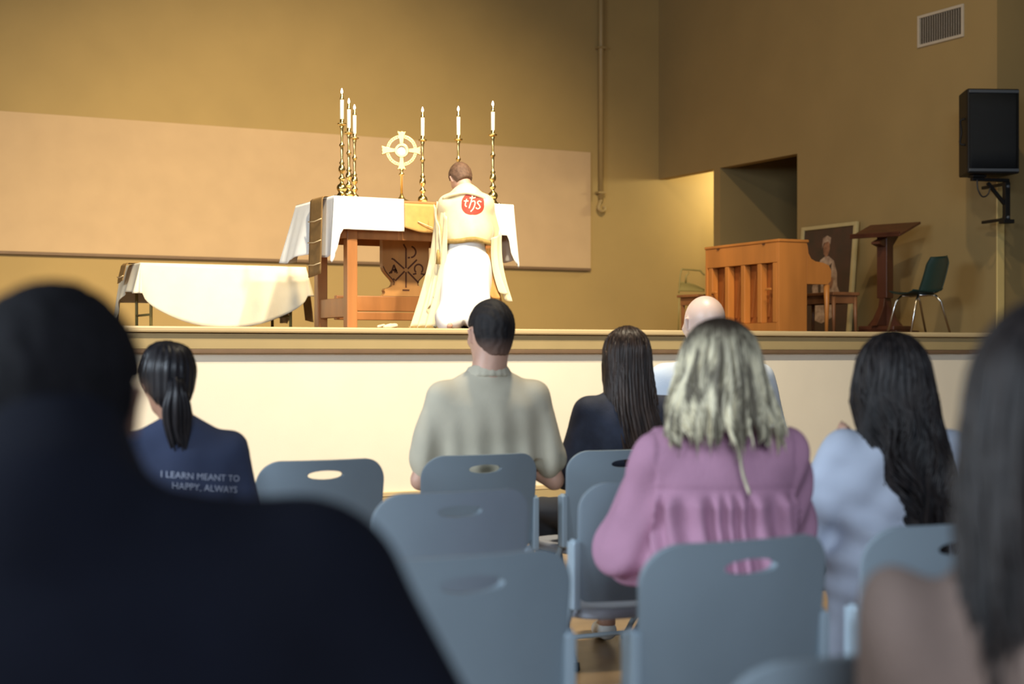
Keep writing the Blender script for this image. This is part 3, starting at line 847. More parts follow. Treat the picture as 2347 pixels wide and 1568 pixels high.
MB().tube([(-0.165, 0.03, 0.02), (-0.165, -0.15, 0.01)], 0.009, 8).build('foot', M['olive'], fq, smooth=True)
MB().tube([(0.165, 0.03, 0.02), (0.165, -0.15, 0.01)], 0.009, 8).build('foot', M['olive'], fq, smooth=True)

# ================================================================ painting leaning on the right wall
py0, py1 = 13.86, 14.88
pt = thing('framed_painting', 'large dark framed painting of a pale robed figure, leaning on the right wall', 'painting', (XR-0.17, (py0+py1)/2, ST), 0)
pt.rotation_euler = (0, math.radians(5), 0)
W2 = (py1-py0)/2; PH = 1.36
box('canvas', -0.012, 0.0, -W2+0.05, W2-0.05, 0.05, PH-0.05, M['paint_dark'], pt)
for nm, (a, b, c, d) in (('frame_side', (-W2, -W2+0.055, 0, PH)), ('frame_side', (W2-0.055, W2, 0, PH)), ('frame_rail', (-W2+0.056, W2-0.056, 0, 0.055)), ('frame_rail', (-W2+0.056, W2-0.056, PH-0.045, PH))):
    box(nm, -0.03, 0.012, a, b, c, d, M['frame_cream'], pt, bevel=0.006)
def blob(name, pts, m, x, par):
    MB().prism(pts, 'x', x-0.0008, x).build(name, m, par)
cv = pt.children[0]
def ringpts(cy_, cz_, ry, rz_, n=18, jit=0.10, seed=1):
    r_ = np.random.default_rng(seed)
    return [(cy_+ry*(1+jit*r_.uniform(-1, 1))*math.cos(2*PI*i/n), cz_+rz_*(1+jit*r_.uniform(-1, 1))*math.sin(2*PI*i/n)) for i in range(n)]
blob('painted_robe', [(-0.03, 0.98), (-0.13, 0.92), (-0.2, 0.78), (-0.22, 0.62), (-0.30, 0.50), (-0.22, 0.42), (-0.18, 0.25), (0.02, 0.18), (0.16, 0.22), (0.20, 0.45), (0.24, 0.6), (0.20, 0.8), (0.12, 0.94), (0.04, 0.98)], M['paint_white'], -0.0125, cv)
blob('painted_face', ringpts(0.02, 1.07, 0.06, 0.09, seed=3), M['paint_skin'], -0.0128, cv)
blob('painted_hair', [(-0.05, 1.2), (0.02, 1.23), (0.1, 1.2), (0.1, 1.08), (0.08, 1.14), (0.0, 1.16), (-0.045, 1.12)], M['paint_white'], -0.0136, cv)
blob('painted_hand', ringpts(-0.10, 0.66, 0.04, 0.07, seed=5), M['paint_skin'], -0.0136, cv)
blob('painted_shadow', [(-0.10, 0.9), (-0.02, 0.84), (0.03, 0.6), (-0.02, 0.3), (-0.06, 0.3), (-0.04, 0.62), (-0.08, 0.8)], M['paint_dark'], -0.0136, cv)
blob('painted_shadow', [(0.10, 0.86), (0.14, 0.7), (0.10, 0.4), (0.06, 0.4), (0.08, 0.68)], M['paint_dark'], -0.0136, cv)

# ================================================================ lectern
lp = G(2028, 16.55, ST)
lc = thing('lectern', 'tall dark wooden lectern with a slanted top at the right of the stage', 'lectern', tuple(lp), math.radians(108))
# local: +y is where the reader stands
box('base', -0.28, 0.28, -0.24, 0.24, 0, 0.07, M['lectern'], lc, bevel=0.01)
box('base_step', -0.22, 0.22, -0.19, 0.19, 0.071, 0.12, M['lectern'], lc, bevel=0.01)
MB().prism([(-0.24, 0.121), (0.24, 0.121), (0.17, 0.20), (0.085, 0.33), (0.065, 0.42), (-0.065, 0.42), (-0.085, 0.33), (-0.17, 0.20)], 'x', -0.035, 0.035).build('foot_bracket', M['lectern'], lc, bevel=0.004)
MB().prism([(-0.2, 0.1215), (-0.036, 0.1215), (-0.036, 0.40), (-0.07, 0.32), (-0.13, 0.2)], 'y', -0.03, 0.03).build('side_bracket', M['lectern'], lc)
MB().prism([(0.2, 0.1215), (0.036, 0.1215), (0.036, 0.40), (0.07, 0.32), (0.13, 0.2)], 'y', -0.03, 0.03).build('side_bracket', M['lectern'], lc)
box('post', -0.062, 0.062, -0.068, 0.068, 0.42, 1.10, M['lectern'], lc, bevel=0.006)
MB().prism([(-0.20, 1.16), (-0.20, 1.10), (-0.06, 0.97), (0.06, 0.97), (0.20, 1.00), (0.20, 1.02)], 'x', -0.05, 0.05).build('top_bracket', M['lectern'], lc)
tp = MB().box(-0.31, 0.31, -0.23, 0.23, -0.012, 0.014).build('slanted_top', M['lectern'], lc, bevel=0.006)
tp.location = (0, 0, 1.155); tp.rotation_euler = (math.radians(-20), 0, 0)
bl = MB().box(-0.30, 0.30, 0.205, 0.228, 0.0145, 0.04).build('book_ledge', M['lectern'], tp, bevel=0.003)
MB().tube([(0.07, -0.07, 0.95), (0.12, -0.09, 0.93), (0.12, -0.09, 1.02)], 0.02, 8).build('lamp_hook', M['black'], lc, smooth=True)

# ================================================================ teal shell chair
cp = G(2104, 15.55, ST)
tcx = thing('shell_chair', 'dark teal plastic shell chair with chrome legs, beside the lectern', 'chair', tuple(cp), math.radians(84))
# local: sitter faces +y
def shell(u, v):
    # v: 0 front of seat -> 1 top of back
    x = (u-0.5)*2
    if v < 0.5:
        q = v/0.5; y = 0.21-0.40*q; z = 0.43-0.015*math.sin(q*PI)+0.03*max(0, q-0.8)/0.2; w_ = 0.205-0.01*q
        z += 0.035*abs(x)**3-0.0
    else:
        q = (v-0.5)/0.5; y = -0.19-0.05*math.sin(q*PI/2)-0.06*q; z = 0.46+0.36*q; w_ = 0.195-0.01*q-0.05*max(0, q-0.8)/0.2
        y += 0.05*abs(x)**2.5
    return (x*w_, y, z)
MB().grid(shell, 16, 26).build('seat_shell', M['teal_plastic'], tcx, smooth=True, solid=0.008)
for sx in (-1, 1):
    MB().tube([(sx*0.14, 0.10, 0.415), (sx*0.17, 0.15, 0.35), (sx*0.20, 0.24, 0.0)], 0.0115, 8).build('leg', M['chrome'], tcx, smooth=True)
    MB().tube([(sx*0.14, -0.10, 0.415), (sx*0.17, -0.15, 0.35), (sx*0.20, -0.25, 0.0)], 0.0115, 8).build('leg', M['chrome'], tcx, smooth=True)
    MB().tube([(sx*0.14, 0.10, 0.412), (sx*0.14, -0.10, 0.412)], 0.010, 8).build('seat_rail', M['chrome'], tcx, smooth=True)
MB().tube([(-0.14, 0.0, 0.408), (0.14, 0.0, 0.408)], 0.010, 8).build('cross_rail', M['chrome'], tcx, smooth=True)

# ================================================================ loudspeaker on its wall bracket
q = P(2277, 300, 15.15)
spk = thing('loudspeaker', 'black box loudspeaker with a steel grille, hung on the wall right of the stage', 'loudspeaker', tuple(q), -math.radians(24))
sh, sw, sd = 0.42, 0.262, 0.40
# outline seen from above: tapered behind the grille; front is -y
outl = [(-sw, 0.0), (sw, 0.0), (sw, 0.05), (sw*0.80, sd), (-sw*0.80, sd), (-sw-0.0, 0.05)]
MB().prism(outl, 'z', -sh, sh).build('cabinet', M['speaker'], spk, bevel=0.012)
MB().grid(lambda u, v: ((u-0.5)*2*(sw-0.022), -0.004-0.018*(1-(2*u-1)**2), (v-0.5)*2*(sh-0.05)), 20, 4).build('grille', M['grille'], spk, smooth=True, solid=0.003)
box('trim_bar', -sw+0.01, sw-0.01, -0.02, 0.002, sh-0.045, sh-0.015, M['speaker_trim'], spk, bevel=0.004)
box('trim_bar', -sw+0.01, sw-0.01, -0.02, 0.002, -sh+0.015, -sh+0.045, M['speaker_trim'], spk, bevel=0.004)
MB().tube(bez([(-sw+0.006, 0.09, 0.13), (-sw-0.035, 0.11, 0.11), (-sw-0.02, 0.12, 0.0), (-sw-0.04, 0.11, -0.11), (-sw+0.01, 0.09, -0.13)], 16), 0.011, 8).build('side_handle', M['speaker'], spk, smooth=True)
br = thing('speaker_bracket', 'black steel wall bracket with a diagonal brace under the loudspeaker', 'bracket', (q.x+0.05, q.y+0.16, q.z-sh-0.05), -math.radians(12))
box('top_arm', -0.16, 0.26, -0.025, 0.025, -0.012, 0.02, M['speaker'], br, bevel=0.004)
box('pivot_plate', -0.17, -0.02, -0.05, 0.05, 0.021, 0.045, M['speaker'], br, bevel=0.004)
box('wall_post', 0.21, 0.265, -0.03, 0.03, -0.40, -0.013, M['speaker'], br, bevel=0.004)
box('wall_arm', 0.22, 0.255, 0.031, 0.42, -0.045, -0.014, M['speaker'], br, bevel=0.004)
box('wall_arm', 0.22, 0.255, 0.031, 0.42, -0.40, -0.37, M['speaker'], br, bevel=0.004)
o = MB().box(-0.14, 0.14, -0.018, 0.018, -0.016, 0.016).build('diagonal_brace', M['speaker'], br, bevel=0.003)
o.location = (0.12, 0, -0.13); o.rotation_euler = (0, math.radians(47), 0)
box('lower_clamp', 0.18, 0.30, -0.05, 0.05, -0.43, -0.39, M['speaker'], br, bevel=0.004)
MB().tube([(0.235, -0.05, -0.37), (0.235, 0.05, -0.37)], 0.016, 8).build('bolt', M['speaker_trim'], br, smooth=True)
MB().tube([(0.235, -0.05, -0.06), (0.235, 0.05, -0.06)], 0.016, 8).build('bolt', M['speaker_trim'], br, smooth=True)
cbl = MB().tube(bez([(-0.12, -0.03, 0.0), (-0.11, -0.03, -0.10), (-0.06, -0.03, -0.17), (0.0, -0.03, -0.15), (0.03, -0.03, -0.08)], 20), 0.008, 8).build('speaker_cable', M['black'], None, smooth=True)
cbl.location = br.location+Vector((0, -0.005, 0)); cbl.rotation_euler = br.rotation_euler
tag(cbl, 'black cable looping below the loudspeaker in front of the bracket', 'cable')
# ================================================================ grey folding chairs
BW, BT, BB = 0.240, 0.826, 0.475            # back: half width, top, bottom
def make_chair():
    t = thing('folding_chair', 'x', 'chair')
    # back panel: rounded top corners, hand hole, slightly hollow; one grid of cells with the hole left open
    nx_, nz_ = 44, 36
    hc, hw_, hh_ = BT-0.052, 0.066, 0.0165
    v = []; idx = {}
    def edge_x(z):
        r = 0.085
        base = BW-0.012*(1-(z-BB)/(BT-BB))
        if z > BT-r:
            return base-r+math.sqrt(max(0, r*r-(z-BT+r)**2))
        if z < BB+0.03: return base-0.03+math.sqrt(max(0, 0.03**2-(BB+0.03-z)**2))
        return base
    zs = [BB+(BT-BB)*(1-math.cos(PI*i/nz_))/2 for i in range(nz_+1)]
    zs = sorted(set([round(z, 5) for z in zs]+[round(hc+hh_*math.sin(a*PI/2/5), 5) for a in range(-5, 6)]))
    # columns: warp the columns around the hole
    m_ = MB()
    def yb(x, z): return 0.050*(x/BW)**2 - 0.02 + 0.035*(1-(z-BB)/(BT-BB))
    def row(z):
        e = edge_x(z); out = []
        for i in range(nx_+1):
            out.append(-e+2*e*i/nx_)
        return out
    def hx_(z):
        q = (z-hc)/hh_
        return hw_*math.sqrt(max(0, 1-abs(q)**2.2)) if abs(q) < 1 else 0.0
    rows = []
    for z in zs:
        e = edge_x(z); h_ = hx_(z); r_ = []
        n2 = nx_//2
        for i in range(n2+1):
            s_ = i/n2; r_.append(-e+(e-h_)*s_)
        for i in range(n2+1):
            s_ = i/n2; r_.append(h_+(e-h_)*s_)
        rows.append([(x, yb(x, z), z) for x in r_])
    W_ = len(rows[0])
    for r_ in rows: m_.v += r_
    for j in range(len(rows)-1):
        for i in range(W_-1):
            if i == nx_//2:
                if hx_(zs[j]) > 0 or hx_(zs[j+1]) > 0: continue
                if abs((zs[j]+zs[j+1])/2-hc) < hh_: continue
            a = j*W_+i; m_.f.append((a, a+1, a+1+W_, a+W_))
    bm = bmesh.new(); me = bpy.data.meshes.new('backrest'); me.from_pydata(m_.v, [], m_.f); bm.from_mesh(me)
    bmesh.ops.remove_doubles(bm, verts=bm.verts, dist=1e-5); bmesh.ops.dissolve_degenerate(bm, edges=bm.edges, dist=1e-5)
    bmesh.ops.recalc_face_normals(bm, faces=bm.faces); bm.to_mesh(me); bm.free()
    me.polygons.foreach_set('use_smooth', [True]*len(me.polygons))
    ob = link('backrest', me, M['chair'], t)
    md = ob.modifiers.new('s', 'SOLIDIFY'); md.thickness = 0.016; md.offset = 0
    md = ob.modifiers.new('b', 'BEVEL'); md.width = 0.004; md.segments = 2; md.limit_method = 'ANGLE'; md.angle_limit = math.radians(50)
    # seat
    n = 40; prof = []
    def seat_pt(u, v_):
        a = 2*PI*u; c_, s2 = math.cos(a), math.sin(a)
        sup = 4.0
        x = 0.228*abs(c_)**(2/sup)*(1 if c_ > 0 else -1); y = 0.215+0.205*abs(s2)**(2/sup)*(1 if s2 > 0 else -1)
        k = v_
        return (x*k, 0.215+(y-0.215)*k, 0.0)
    sm = MB(); rings = [(0.0, 0.446), (0.6, 0.446), (0.86, 0.449), (0.96, 0.456), (1.0, 0.450), (1.0, 0.430), (0.97, 0.422), (0.6, 0.418), (0.0, 0.418)]
    sm.grid(lambda u, v_: (lambda r_: (seat_pt(u, max(r_[0], 0.01))[0], seat_pt(u, max(r_[0], 0.01))[1], r_[1]))(rings[int(round(v_*8))]), n, 8, closed_u=True)
    sm.build('seat', M['chair_seat'], t, smooth=True)
    for sx in (-1, 1):
        x = sx*(BW+0.002)
        MB().tube(bez([(x, 0.050, 0.66), (x, 0.055, 0.60), (x, 0.07, 0.46), (x*1.02, 0.22, 0.24), (x*1.04, 0.42, 0.015)], 16), 0.0115, 8).build('front_leg', M['chair_metal'], t, smooth=True)
        MB().tube(bez([(x*0.93, 0.24, 0.412), (x*0.94, 0.14, 0.28), (x*1.0, -0.05, 0.015)], 12), 0.0115, 8).build('rear_leg', M['chair_metal'], t, smooth=True)
        box('back_sleeve', x-0.014, x+0.012, 0.030, 0.072, BB-0.02, 0.655, M['chair_metal'], t, bevel=0.006)
        for y in (0.42, -0.05):
            MB().lathe([(0.015, 0), (0.017, 0.004), (0.015, 0.03)], 10, (x*(1.04 if y > 0 else 1.0), y, 0)).build('foot_cap', M['black'], t, smooth=True)
    MB().tube([(-BW, -0.02, 0.12), (BW, -0.02, 0.12)], 0.009, 8).build('rear_crossbar', M['chair_metal'], t, smooth=True)
    MB().tube([(-BW, 0.31, 0.15), (BW, 0.31, 0.15)], 0.009, 8).build('front_crossbar', M['chair_metal'], t, smooth=True)
    return t

ch0 = make_chair()
chairs = [  # column of the back's middle, depth, turn (deg, + = to the left), label
    (742, 5.36, 0, 'leftmost grey folding chair of the front row, cream stage front showing through its hand hole'),
    (1107, 5.65, 0, "grey folding chair right behind the kneeling man in the pale polo shirt"),
    (1430, 5.93, -1, 'grey folding chair right behind the woman with long straight dark hair'),
    (1698, 6.16, 0, 'grey folding chair behind the bald man, mostly hidden by the blonde woman'),
    (1047, 4.14, 1, 'empty grey folding chair in the second row, overlapping the chair behind the polo shirt'),
    (1500, 4.50, -1, "empty grey folding chair just left of the pink dress, its pale seat showing"),
    (1893, 4.98, 0, 'grey folding chair glimpsed between the pink dress and the pale blue coat'),
    (1072, 2.835, 1, "grey folding chair partly behind the dark foreground man's shoulder"),
    (1708, 3.07, 3, 'large grey folding chair directly behind the blonde woman in pink'),
    (2190, 3.36, 0, 'grey folding chair behind the woman in the pale blue coat'),
    (2020, 1.93, 4, 'grey folding chair at the bottom edge, in front of the taupe-topped woman'),
]
for i, (u, Z, a, lb) in enumerate(chairs):
    q = G(u, Z); c = ch0 if i == 0 else dup(ch0)
    c.location = q; c.rotation_euler.z = math.radians(a)
    tag(c, lb, None, 'grey plastic folding chairs')

# ================================================================ people
def rotm(yaw=0, pitch=0, roll=0):     # yaw + = to the left, pitch + = head down, roll + = to the right
    return Matrix.Rotation(yaw, 3, 'Z') @ Matrix.Rotation(-pitch, 3, 'X') @ Matrix.Rotation(roll, 3, 'Y')

def hand(s, wr, d, nrm, side, sc=1.0, curl=0.25, k=0.006):
    d = Vector(d).normalized(); nrm = Vector(nrm); nrm = (nrm-d*nrm.dot(d)).normalized(); sd = d.cross(nrm)*side
    wr = Vector(wr)
    L = [0.078, 0.086, 0.080, 0.066]
    s.cap(wr-d*0.02, wr+d*0.02*sc, 0.024*sc, 0.024*sc, 0.02)
    for i in range(4):
        off = (-0.030+0.020*i)*sc
        kn = wr+d*(0.088-0.004*abs(i-1))*sc+sd*(-off)
        s.cap(wr+d*0.01*sc+sd*(-off*0.5), kn, 0.016*sc, 0.0105*sc, 0.012)
        p = kn; dd = d.copy(); r = 0.0095*sc
        for sg, fr in enumerate((0.45, 0.3, 0.25)):
            ax = sd*side
            dd = (dd*math.cos(curl)+nrm*math.sin(curl)).normalized()
            q = p+dd*L[i]*fr*sc
            s.cap(p, q, r, r*0.92, k*0.6); p = q; r *= 0.92
    tb = wr+d*0.022*sc+sd*0.024*sc
    t1 = tb+(d*0.6+sd*0.75+nrm*0.25).normalized()*0.036*sc
    t2 = t1+(d*0.85+sd*0.35+nrm*0.3).normalized()*0.028*sc
    t3 = t2+(d*0.95+sd*0.1+nrm*0.3).normalized()*0.022*sc
    s.cap(tb-d*0.01, t1, 0.014*sc, 0.0115*sc, 0.01).cap(t1, t2, 0.0112*sc, 0.010*sc, 0.005).cap(t2, t3, 0.010*sc, 0.0085*sc, 0.004)

def head_sdf(s, hc, R, sc, neck_base, neck_r=0.054, ear=True):
    hc = Vector(hc)
    W = lambda x, y, z: hc+R @ Vector((x*sc, y*sc, z*sc))
    s.ell(W(0, -0.012, 0.025), (0.076*sc, 0.095*sc, 0.090*sc), R)
    s.ell(W(0, 0.022, -0.02), (0.064*sc, 0.072*sc, 0.088*sc), R, k=0.03)
    s.ell(W(0, 0.045, -0.078), (0.040*sc, 0.040*sc, 0.030*sc), R, k=0.03)          # chin
    s.cap(W(0, 0.086, 0.018), W(0, 0.106, -0.020), 0.009*sc, 0.014*sc, 0.012)        # nose
    s.cap(W(-0.030, 0.083, 0.030), W(0.030, 0.083, 0.030), 0.010*sc, None, 0.016)    # brow
    s.cap(W(-0.018, 0.090, -0.050), W(0.018, 0.090, -0.050), 0.008*sc, None, 0.012)  # lips
    for q in (-1, 1):
        s.ell(W(q*0.042, 0.066, -0.015), (0.020*sc, 0.018*sc, 0.018*sc), R, k=0.02)  # cheeks
        if ear:
            s.cap(W(q*0.076, 0.002, 0.015), W(q*0.088, -0.012, 0.022), 0.007*sc, 0.006*sc, 0.008)
            s.cap(W(q*0.088, -0.014, 0.022), W(q*0.080, -0.004, -0.022), 0.0075*sc, 0.0065*sc, 0.006)
    s.cap(W(0, -0.022, -0.03), neck_base, neck_r*sc*0.98, neck_r*sc*1.1, 0.03)
    return W

def eyes(par, W, R, sc, m_eye, m_lip):
    for q in (-1, 1):
        e = MB().lathe([(0.001, -0.011), (0.008, -0.008), (0.011, 0), (0.008, 0.008), (0.001, 0.011)], 12).build('eye', m_eye, par, smooth=True)
        e.location = W(q*0.030, 0.079, 0.010); 
    MB().tube([W(-0.022, 0.097, -0.050), W(-0.008, 0.101, -0.048), W(0.008, 0.101, -0.048), W(0.022, 0.097, -0.050)], [0.002, 0.0055, 0.0055, 0.002], 8).build('lips', m_lip, par, smooth=True)

class Person:
    # local frame: origin on the floor under the pelvis, +y forward, +x the person's right
    def __init__(s, label, loc, face_deg, sc, skin, lean=0.0, head=(0, 0, 0), head_off=(0, 0, 0), elbows=None, wrists=None,
                 hand_d=(0, 0.35, 0.94), sh=0.185, hsc=1.0, neck_r=0.054, group='people before the stage', h=0.0075, crouch=0.0, shz=0.975, seated=False, feet=0.40, leg_dx=0.0, shin_deg=None):
        s.root = thing('person', label, 'person', tuple(loc), -math.radians(face_deg), group)
        s.sc = sc; s.lean = lean; s.h = h; s.skin = skin
        L = lambda x, y, z: Vector((x*sc, y*sc+lean*max(0, z-0.5)*sc, (z-crouch*min(1, max(0, z/0.5)))*sc))
        s.L = L
        s.pel = L(0, -0.01, 0.53); s.waist = L(0, 0.0, 0.68); s.chest = L(0, 0.005, 0.90); s.nb = L(0, -0.005, 1.055)
        s.S = {q: L(q*sh, -0.005, shz) for q in (-1, 1)}
        el = elbows or (0.245, 0.05, 0.735); wrp = wrists or (0.035, 0.27, 0.84)
        if not isinstance(el, dict): el = {q: (q*el[0], el[1], el[2]) for q in (-1, 1)}
        if not isinstance(wrp, dict): wrp = {q: (q*wrp[0], wrp[1], wrp[2]) for q in (-1, 1)}
        s.E = {q: L(*el[q]) for q in el}; s.Wr = {q: L(*wrp[q]) for q in wrp}
        s.hip = {q: L(q*0.085, 0.0, 0.49) for q in (-1, 1)}; s.knee = {q: L(q*0.10, 0.05, 0.065) for q in (-1, 1)}
        s.ank = {q: L(q*0.095, -0.36, 0.06) for q in (-1, 1)}; s.toe = {q: L(q*0.095, -0.42, 0.03) for q in (-1, 1)}
        s.seated = seated
        if shin_deg is not None:         # shins of a kneeling figure, turned against the torso
            f_ = math.radians(face_deg-shin_deg)
            for q in (-1, 1):
                dv = Vector((math.sin(f_), -math.cos(f_), 0))
                s.ank[q] = s.knee[q]+dv*0.41*sc; s.toe[q] = s.knee[q]+dv*0.47*sc+Vector((0, 0, -0.03))
        if seated:                       # thighs on the seat, shins down, feet flat on the floor
            s.pel = Vector((0, -0.01, 0.575))
            s.hip = {q: Vector((q*0.085*sc, 0.0, 0.547)) for q in (-1, 1)}; s.knee = {q: Vector((q*0.115*sc+leg_dx, 0.40*sc, 0.525)) for q in (-1, 1)}
            s.ank = {q: Vector((q*0.10*sc+leg_dx, feet*sc, 0.085)) for q in (-1, 1)}; s.toe = {q: Vector((q*0.11*sc+leg_dx, (feet+0.13)*sc, 0.035)) for q in (-1, 1)}
        s.R = rotm(*head); s.hsc = sc*hsc
        s.hc = L(0, 0.02, 1.195)+Vector(head_off)
        b = SDF(h)
        s.W = head_sdf(b, s.hc, s.R, s.hsc, s.nb, neck_r)
        b.ell(s.chest, (0.130*sc, 0.085*sc, 0.150*sc), k=0.04).ell(s.waist, (0.110*sc, 0.078*sc, 0.14*sc), k=0.04).ell(s.pel, (0.130*sc, 0.095*sc, 0.11*sc if not seated else 0.095), k=0.03)
        b.cap(s.S[-1], s.S[1], 0.045*sc, None, 0.04)
        for q in (-1, 1):
            b.cap(s.S[q], s.E[q], 0.042*sc, 0.034*sc, 0.02).cap(s.E[q], s.Wr[q], 0.036*sc, 0.023*sc, 0.015)
            b.cap(s.hip[q], s.knee[q], 0.075*sc, 0.052*sc, 0.03).cap(s.knee[q], s.ank[q], 0.052*sc, 0.034*sc, 0.02)
            b.cap(s.ank[q], s.toe[q], 0.032*sc, 0.028*sc, 0.015)
            hand(b, s.Wr[q], hand_d, (-q, 0, 0), 1 if q < 0 else 1, sc)
        s.body = sdf_obj('body', b, skin, s.root)
        eyes(s.body, s.W, s.R, s.hsc, M['eye'], M['lips'])
    def torso(s, m_, infl=0.02, z0=None, sleeve=1.0, sleeve_r=None, disp=None, name='shirt', h=0.008, flare=0.0, extra=None, want=False, sh_r=0.0, k=0.05, wide=1.0, lat=0.085):
        sc = s.sc; L = s.L; c = SDF(h)
        c.ell(s.chest, ((0.150*wide)*sc+infl, 0.098*sc+infl, 0.155*sc), k=k)
        c.ell(s.waist, ((0.125*wide+flare*0.5)*sc+infl, 0.088*sc+infl, 0.17*sc), k=k)
        c.ell(s.pel, ((0.140*wide+flare)*sc+infl, 0.105*sc+infl+flare*0.4, 0.14*sc), k=k)
        for q in (-1, 1):
            c.cap(s.S[q]+Vector((-q*0.015*sc, 0, -0.008*sc)), s.nb+Vector((q*0.015*sc, 0, -0.012*sc)), 0.040*sc+infl*0.4, 0.050*sc+infl*0.2, 0.04)
            c.cap(s.S[q]+Vector((-q*0.045*sc, 0, -0.05*sc)), s.L(q*lat, 0, 0.60), 0.062*sc+infl*0.6, 0.075*sc+infl*0.6, 0.05)
            r0, r1, r2 = sleeve_r or (0.046, 0.046, 0.032)
            e = s.S[q].lerp(s.E[q], min(1.0, sleeve))
            c.cap(s.S[q], e, r0*sc+infl*0.6, r1*sc+infl*0.6, 0.03)
            if sleeve > 1: c.cap(s.E[q], s.E[q].lerp(s.Wr[q], sleeve-1), r1*sc+infl*0.6, r2*sc+infl*0.5, 0.02)
            if sleeve < 1:
                dv = (e-s.S[q]).normalized(); ee = e.copy()
                c.cut(lambda X, Y, Z, dv=dv, ee=ee, q=q: np.minimum((X-ee.x)*dv.x+(Y-ee.y)*dv.y+(Z-ee.z)*dv.z, q*X-0.150*sc))
        if extra: extra(c, s)
        if z0 is not None:
            zc_ = z0*sc; c.cut(lambda X, Y, Z: (zc_-Z)+0*X+0*Y)
        return sdf_obj(name, c, m_, s.root, disp=disp, want=want)
    def legs(s, m_, infl=0.012, name='trousers', shoe=None):
        sc = s.sc; c = SDF(0.010)
        zb = 0.461 if s.seated else 0.004
        c.ell(s.pel-Vector((0, 0, 0.0 if s.seated else 0.03*sc)), (0.138*sc+infl, 0.104*sc+infl, 0.105*sc), k=0.04)
        for q in (-1, 1):
            c.cap(s.hip[q], s.knee[q], 0.078*sc+infl, 0.054*sc+infl*0.6, 0.03)
            c.cap(s.knee[q], s.ank[q]+Vector((0, 0.0 if s.seated else 0.03, 0)), 0.054*sc+infl*0.6, 0.042*sc+infl*0.5, 0.02)
        if s.seated: c.cut(lambda X, Y, Z: np.maximum((0.03-Z), np.minimum(zb-Z, 0.235-Y))+0*X)
        else: c.cut(lambda X, Y, Z: (0.004-Z)+0*X+0*Y)
        sdf_obj(name, c, m_, s.root)
        if shoe:
            for q in (-1, 1):
                c = SDF(0.008); a = s.ank[q]; t = s.toe[q]
                c.cap(a-Vector((0, 0.0, 0.035 if s.seated else 0)), t, 0.042*sc, 0.036*sc, 0.02)
                if not s.seated: c.cap(t+Vector((0, 0.05, -0.0)), t, 0.03, 0.036*sc, 0.02)
                c.cut(lambda X, Y, Z: (0.002-Z)+0*X+0*Y)
                sdf_obj('shoe', c, shoe, s.root)
    def short_hair(s, m_, infl=0.010, nape=-0.075, name='hair', back=0.0, top=0.0):
        c = SDF(0.006); W, R, k = s.W, s.R, s.hsc
        c.ell(W(0, -0.014-back, 0.028+top), ((0.076)*k+infl, 0.096*k+infl, 0.090*k+infl+top), R)
        c.ell(W(0, -0.045, -0.03), (0.052*k+infl*0.5, 0.052*k+infl*0.5, 0.066*k+infl*0.3), R, k=0.03)
        hcx = s.hc; Rt = np.array(R.transposed())
        def cut(X, Y, Z):
            x, y, z = X-hcx.x, Y-hcx.y, Z-hcx.z
            ly = (Rt[1, 0]*x+Rt[1, 1]*y+Rt[1, 2]*z)/k; lz = (Rt[2, 0]*x+Rt[2, 1]*y+Rt[2, 2]*z)/k; lx = np.abs(Rt[0, 0]*x+Rt[0, 1]*y+Rt[0, 2]*z)/k
            a = (ly-0.055-0.45*np.maximum(lz-0.03, 0))*k                        # hairline at the front
            b = (nape-lz)*k                                                     # nape
            r = np.minimum(ly+0.028, 0.034-lz)*k                                # clear around the ears
            return np.maximum(np.maximum(a, b), r)
        c.cut(cut)
        o = sdf_obj(name, c, m_, s.root, disp=lambda V, N: 0.0022*wob(V, 170, 170, 120, 3)+0.0014*wob(V, 420, 420, 300, 4))
        return o

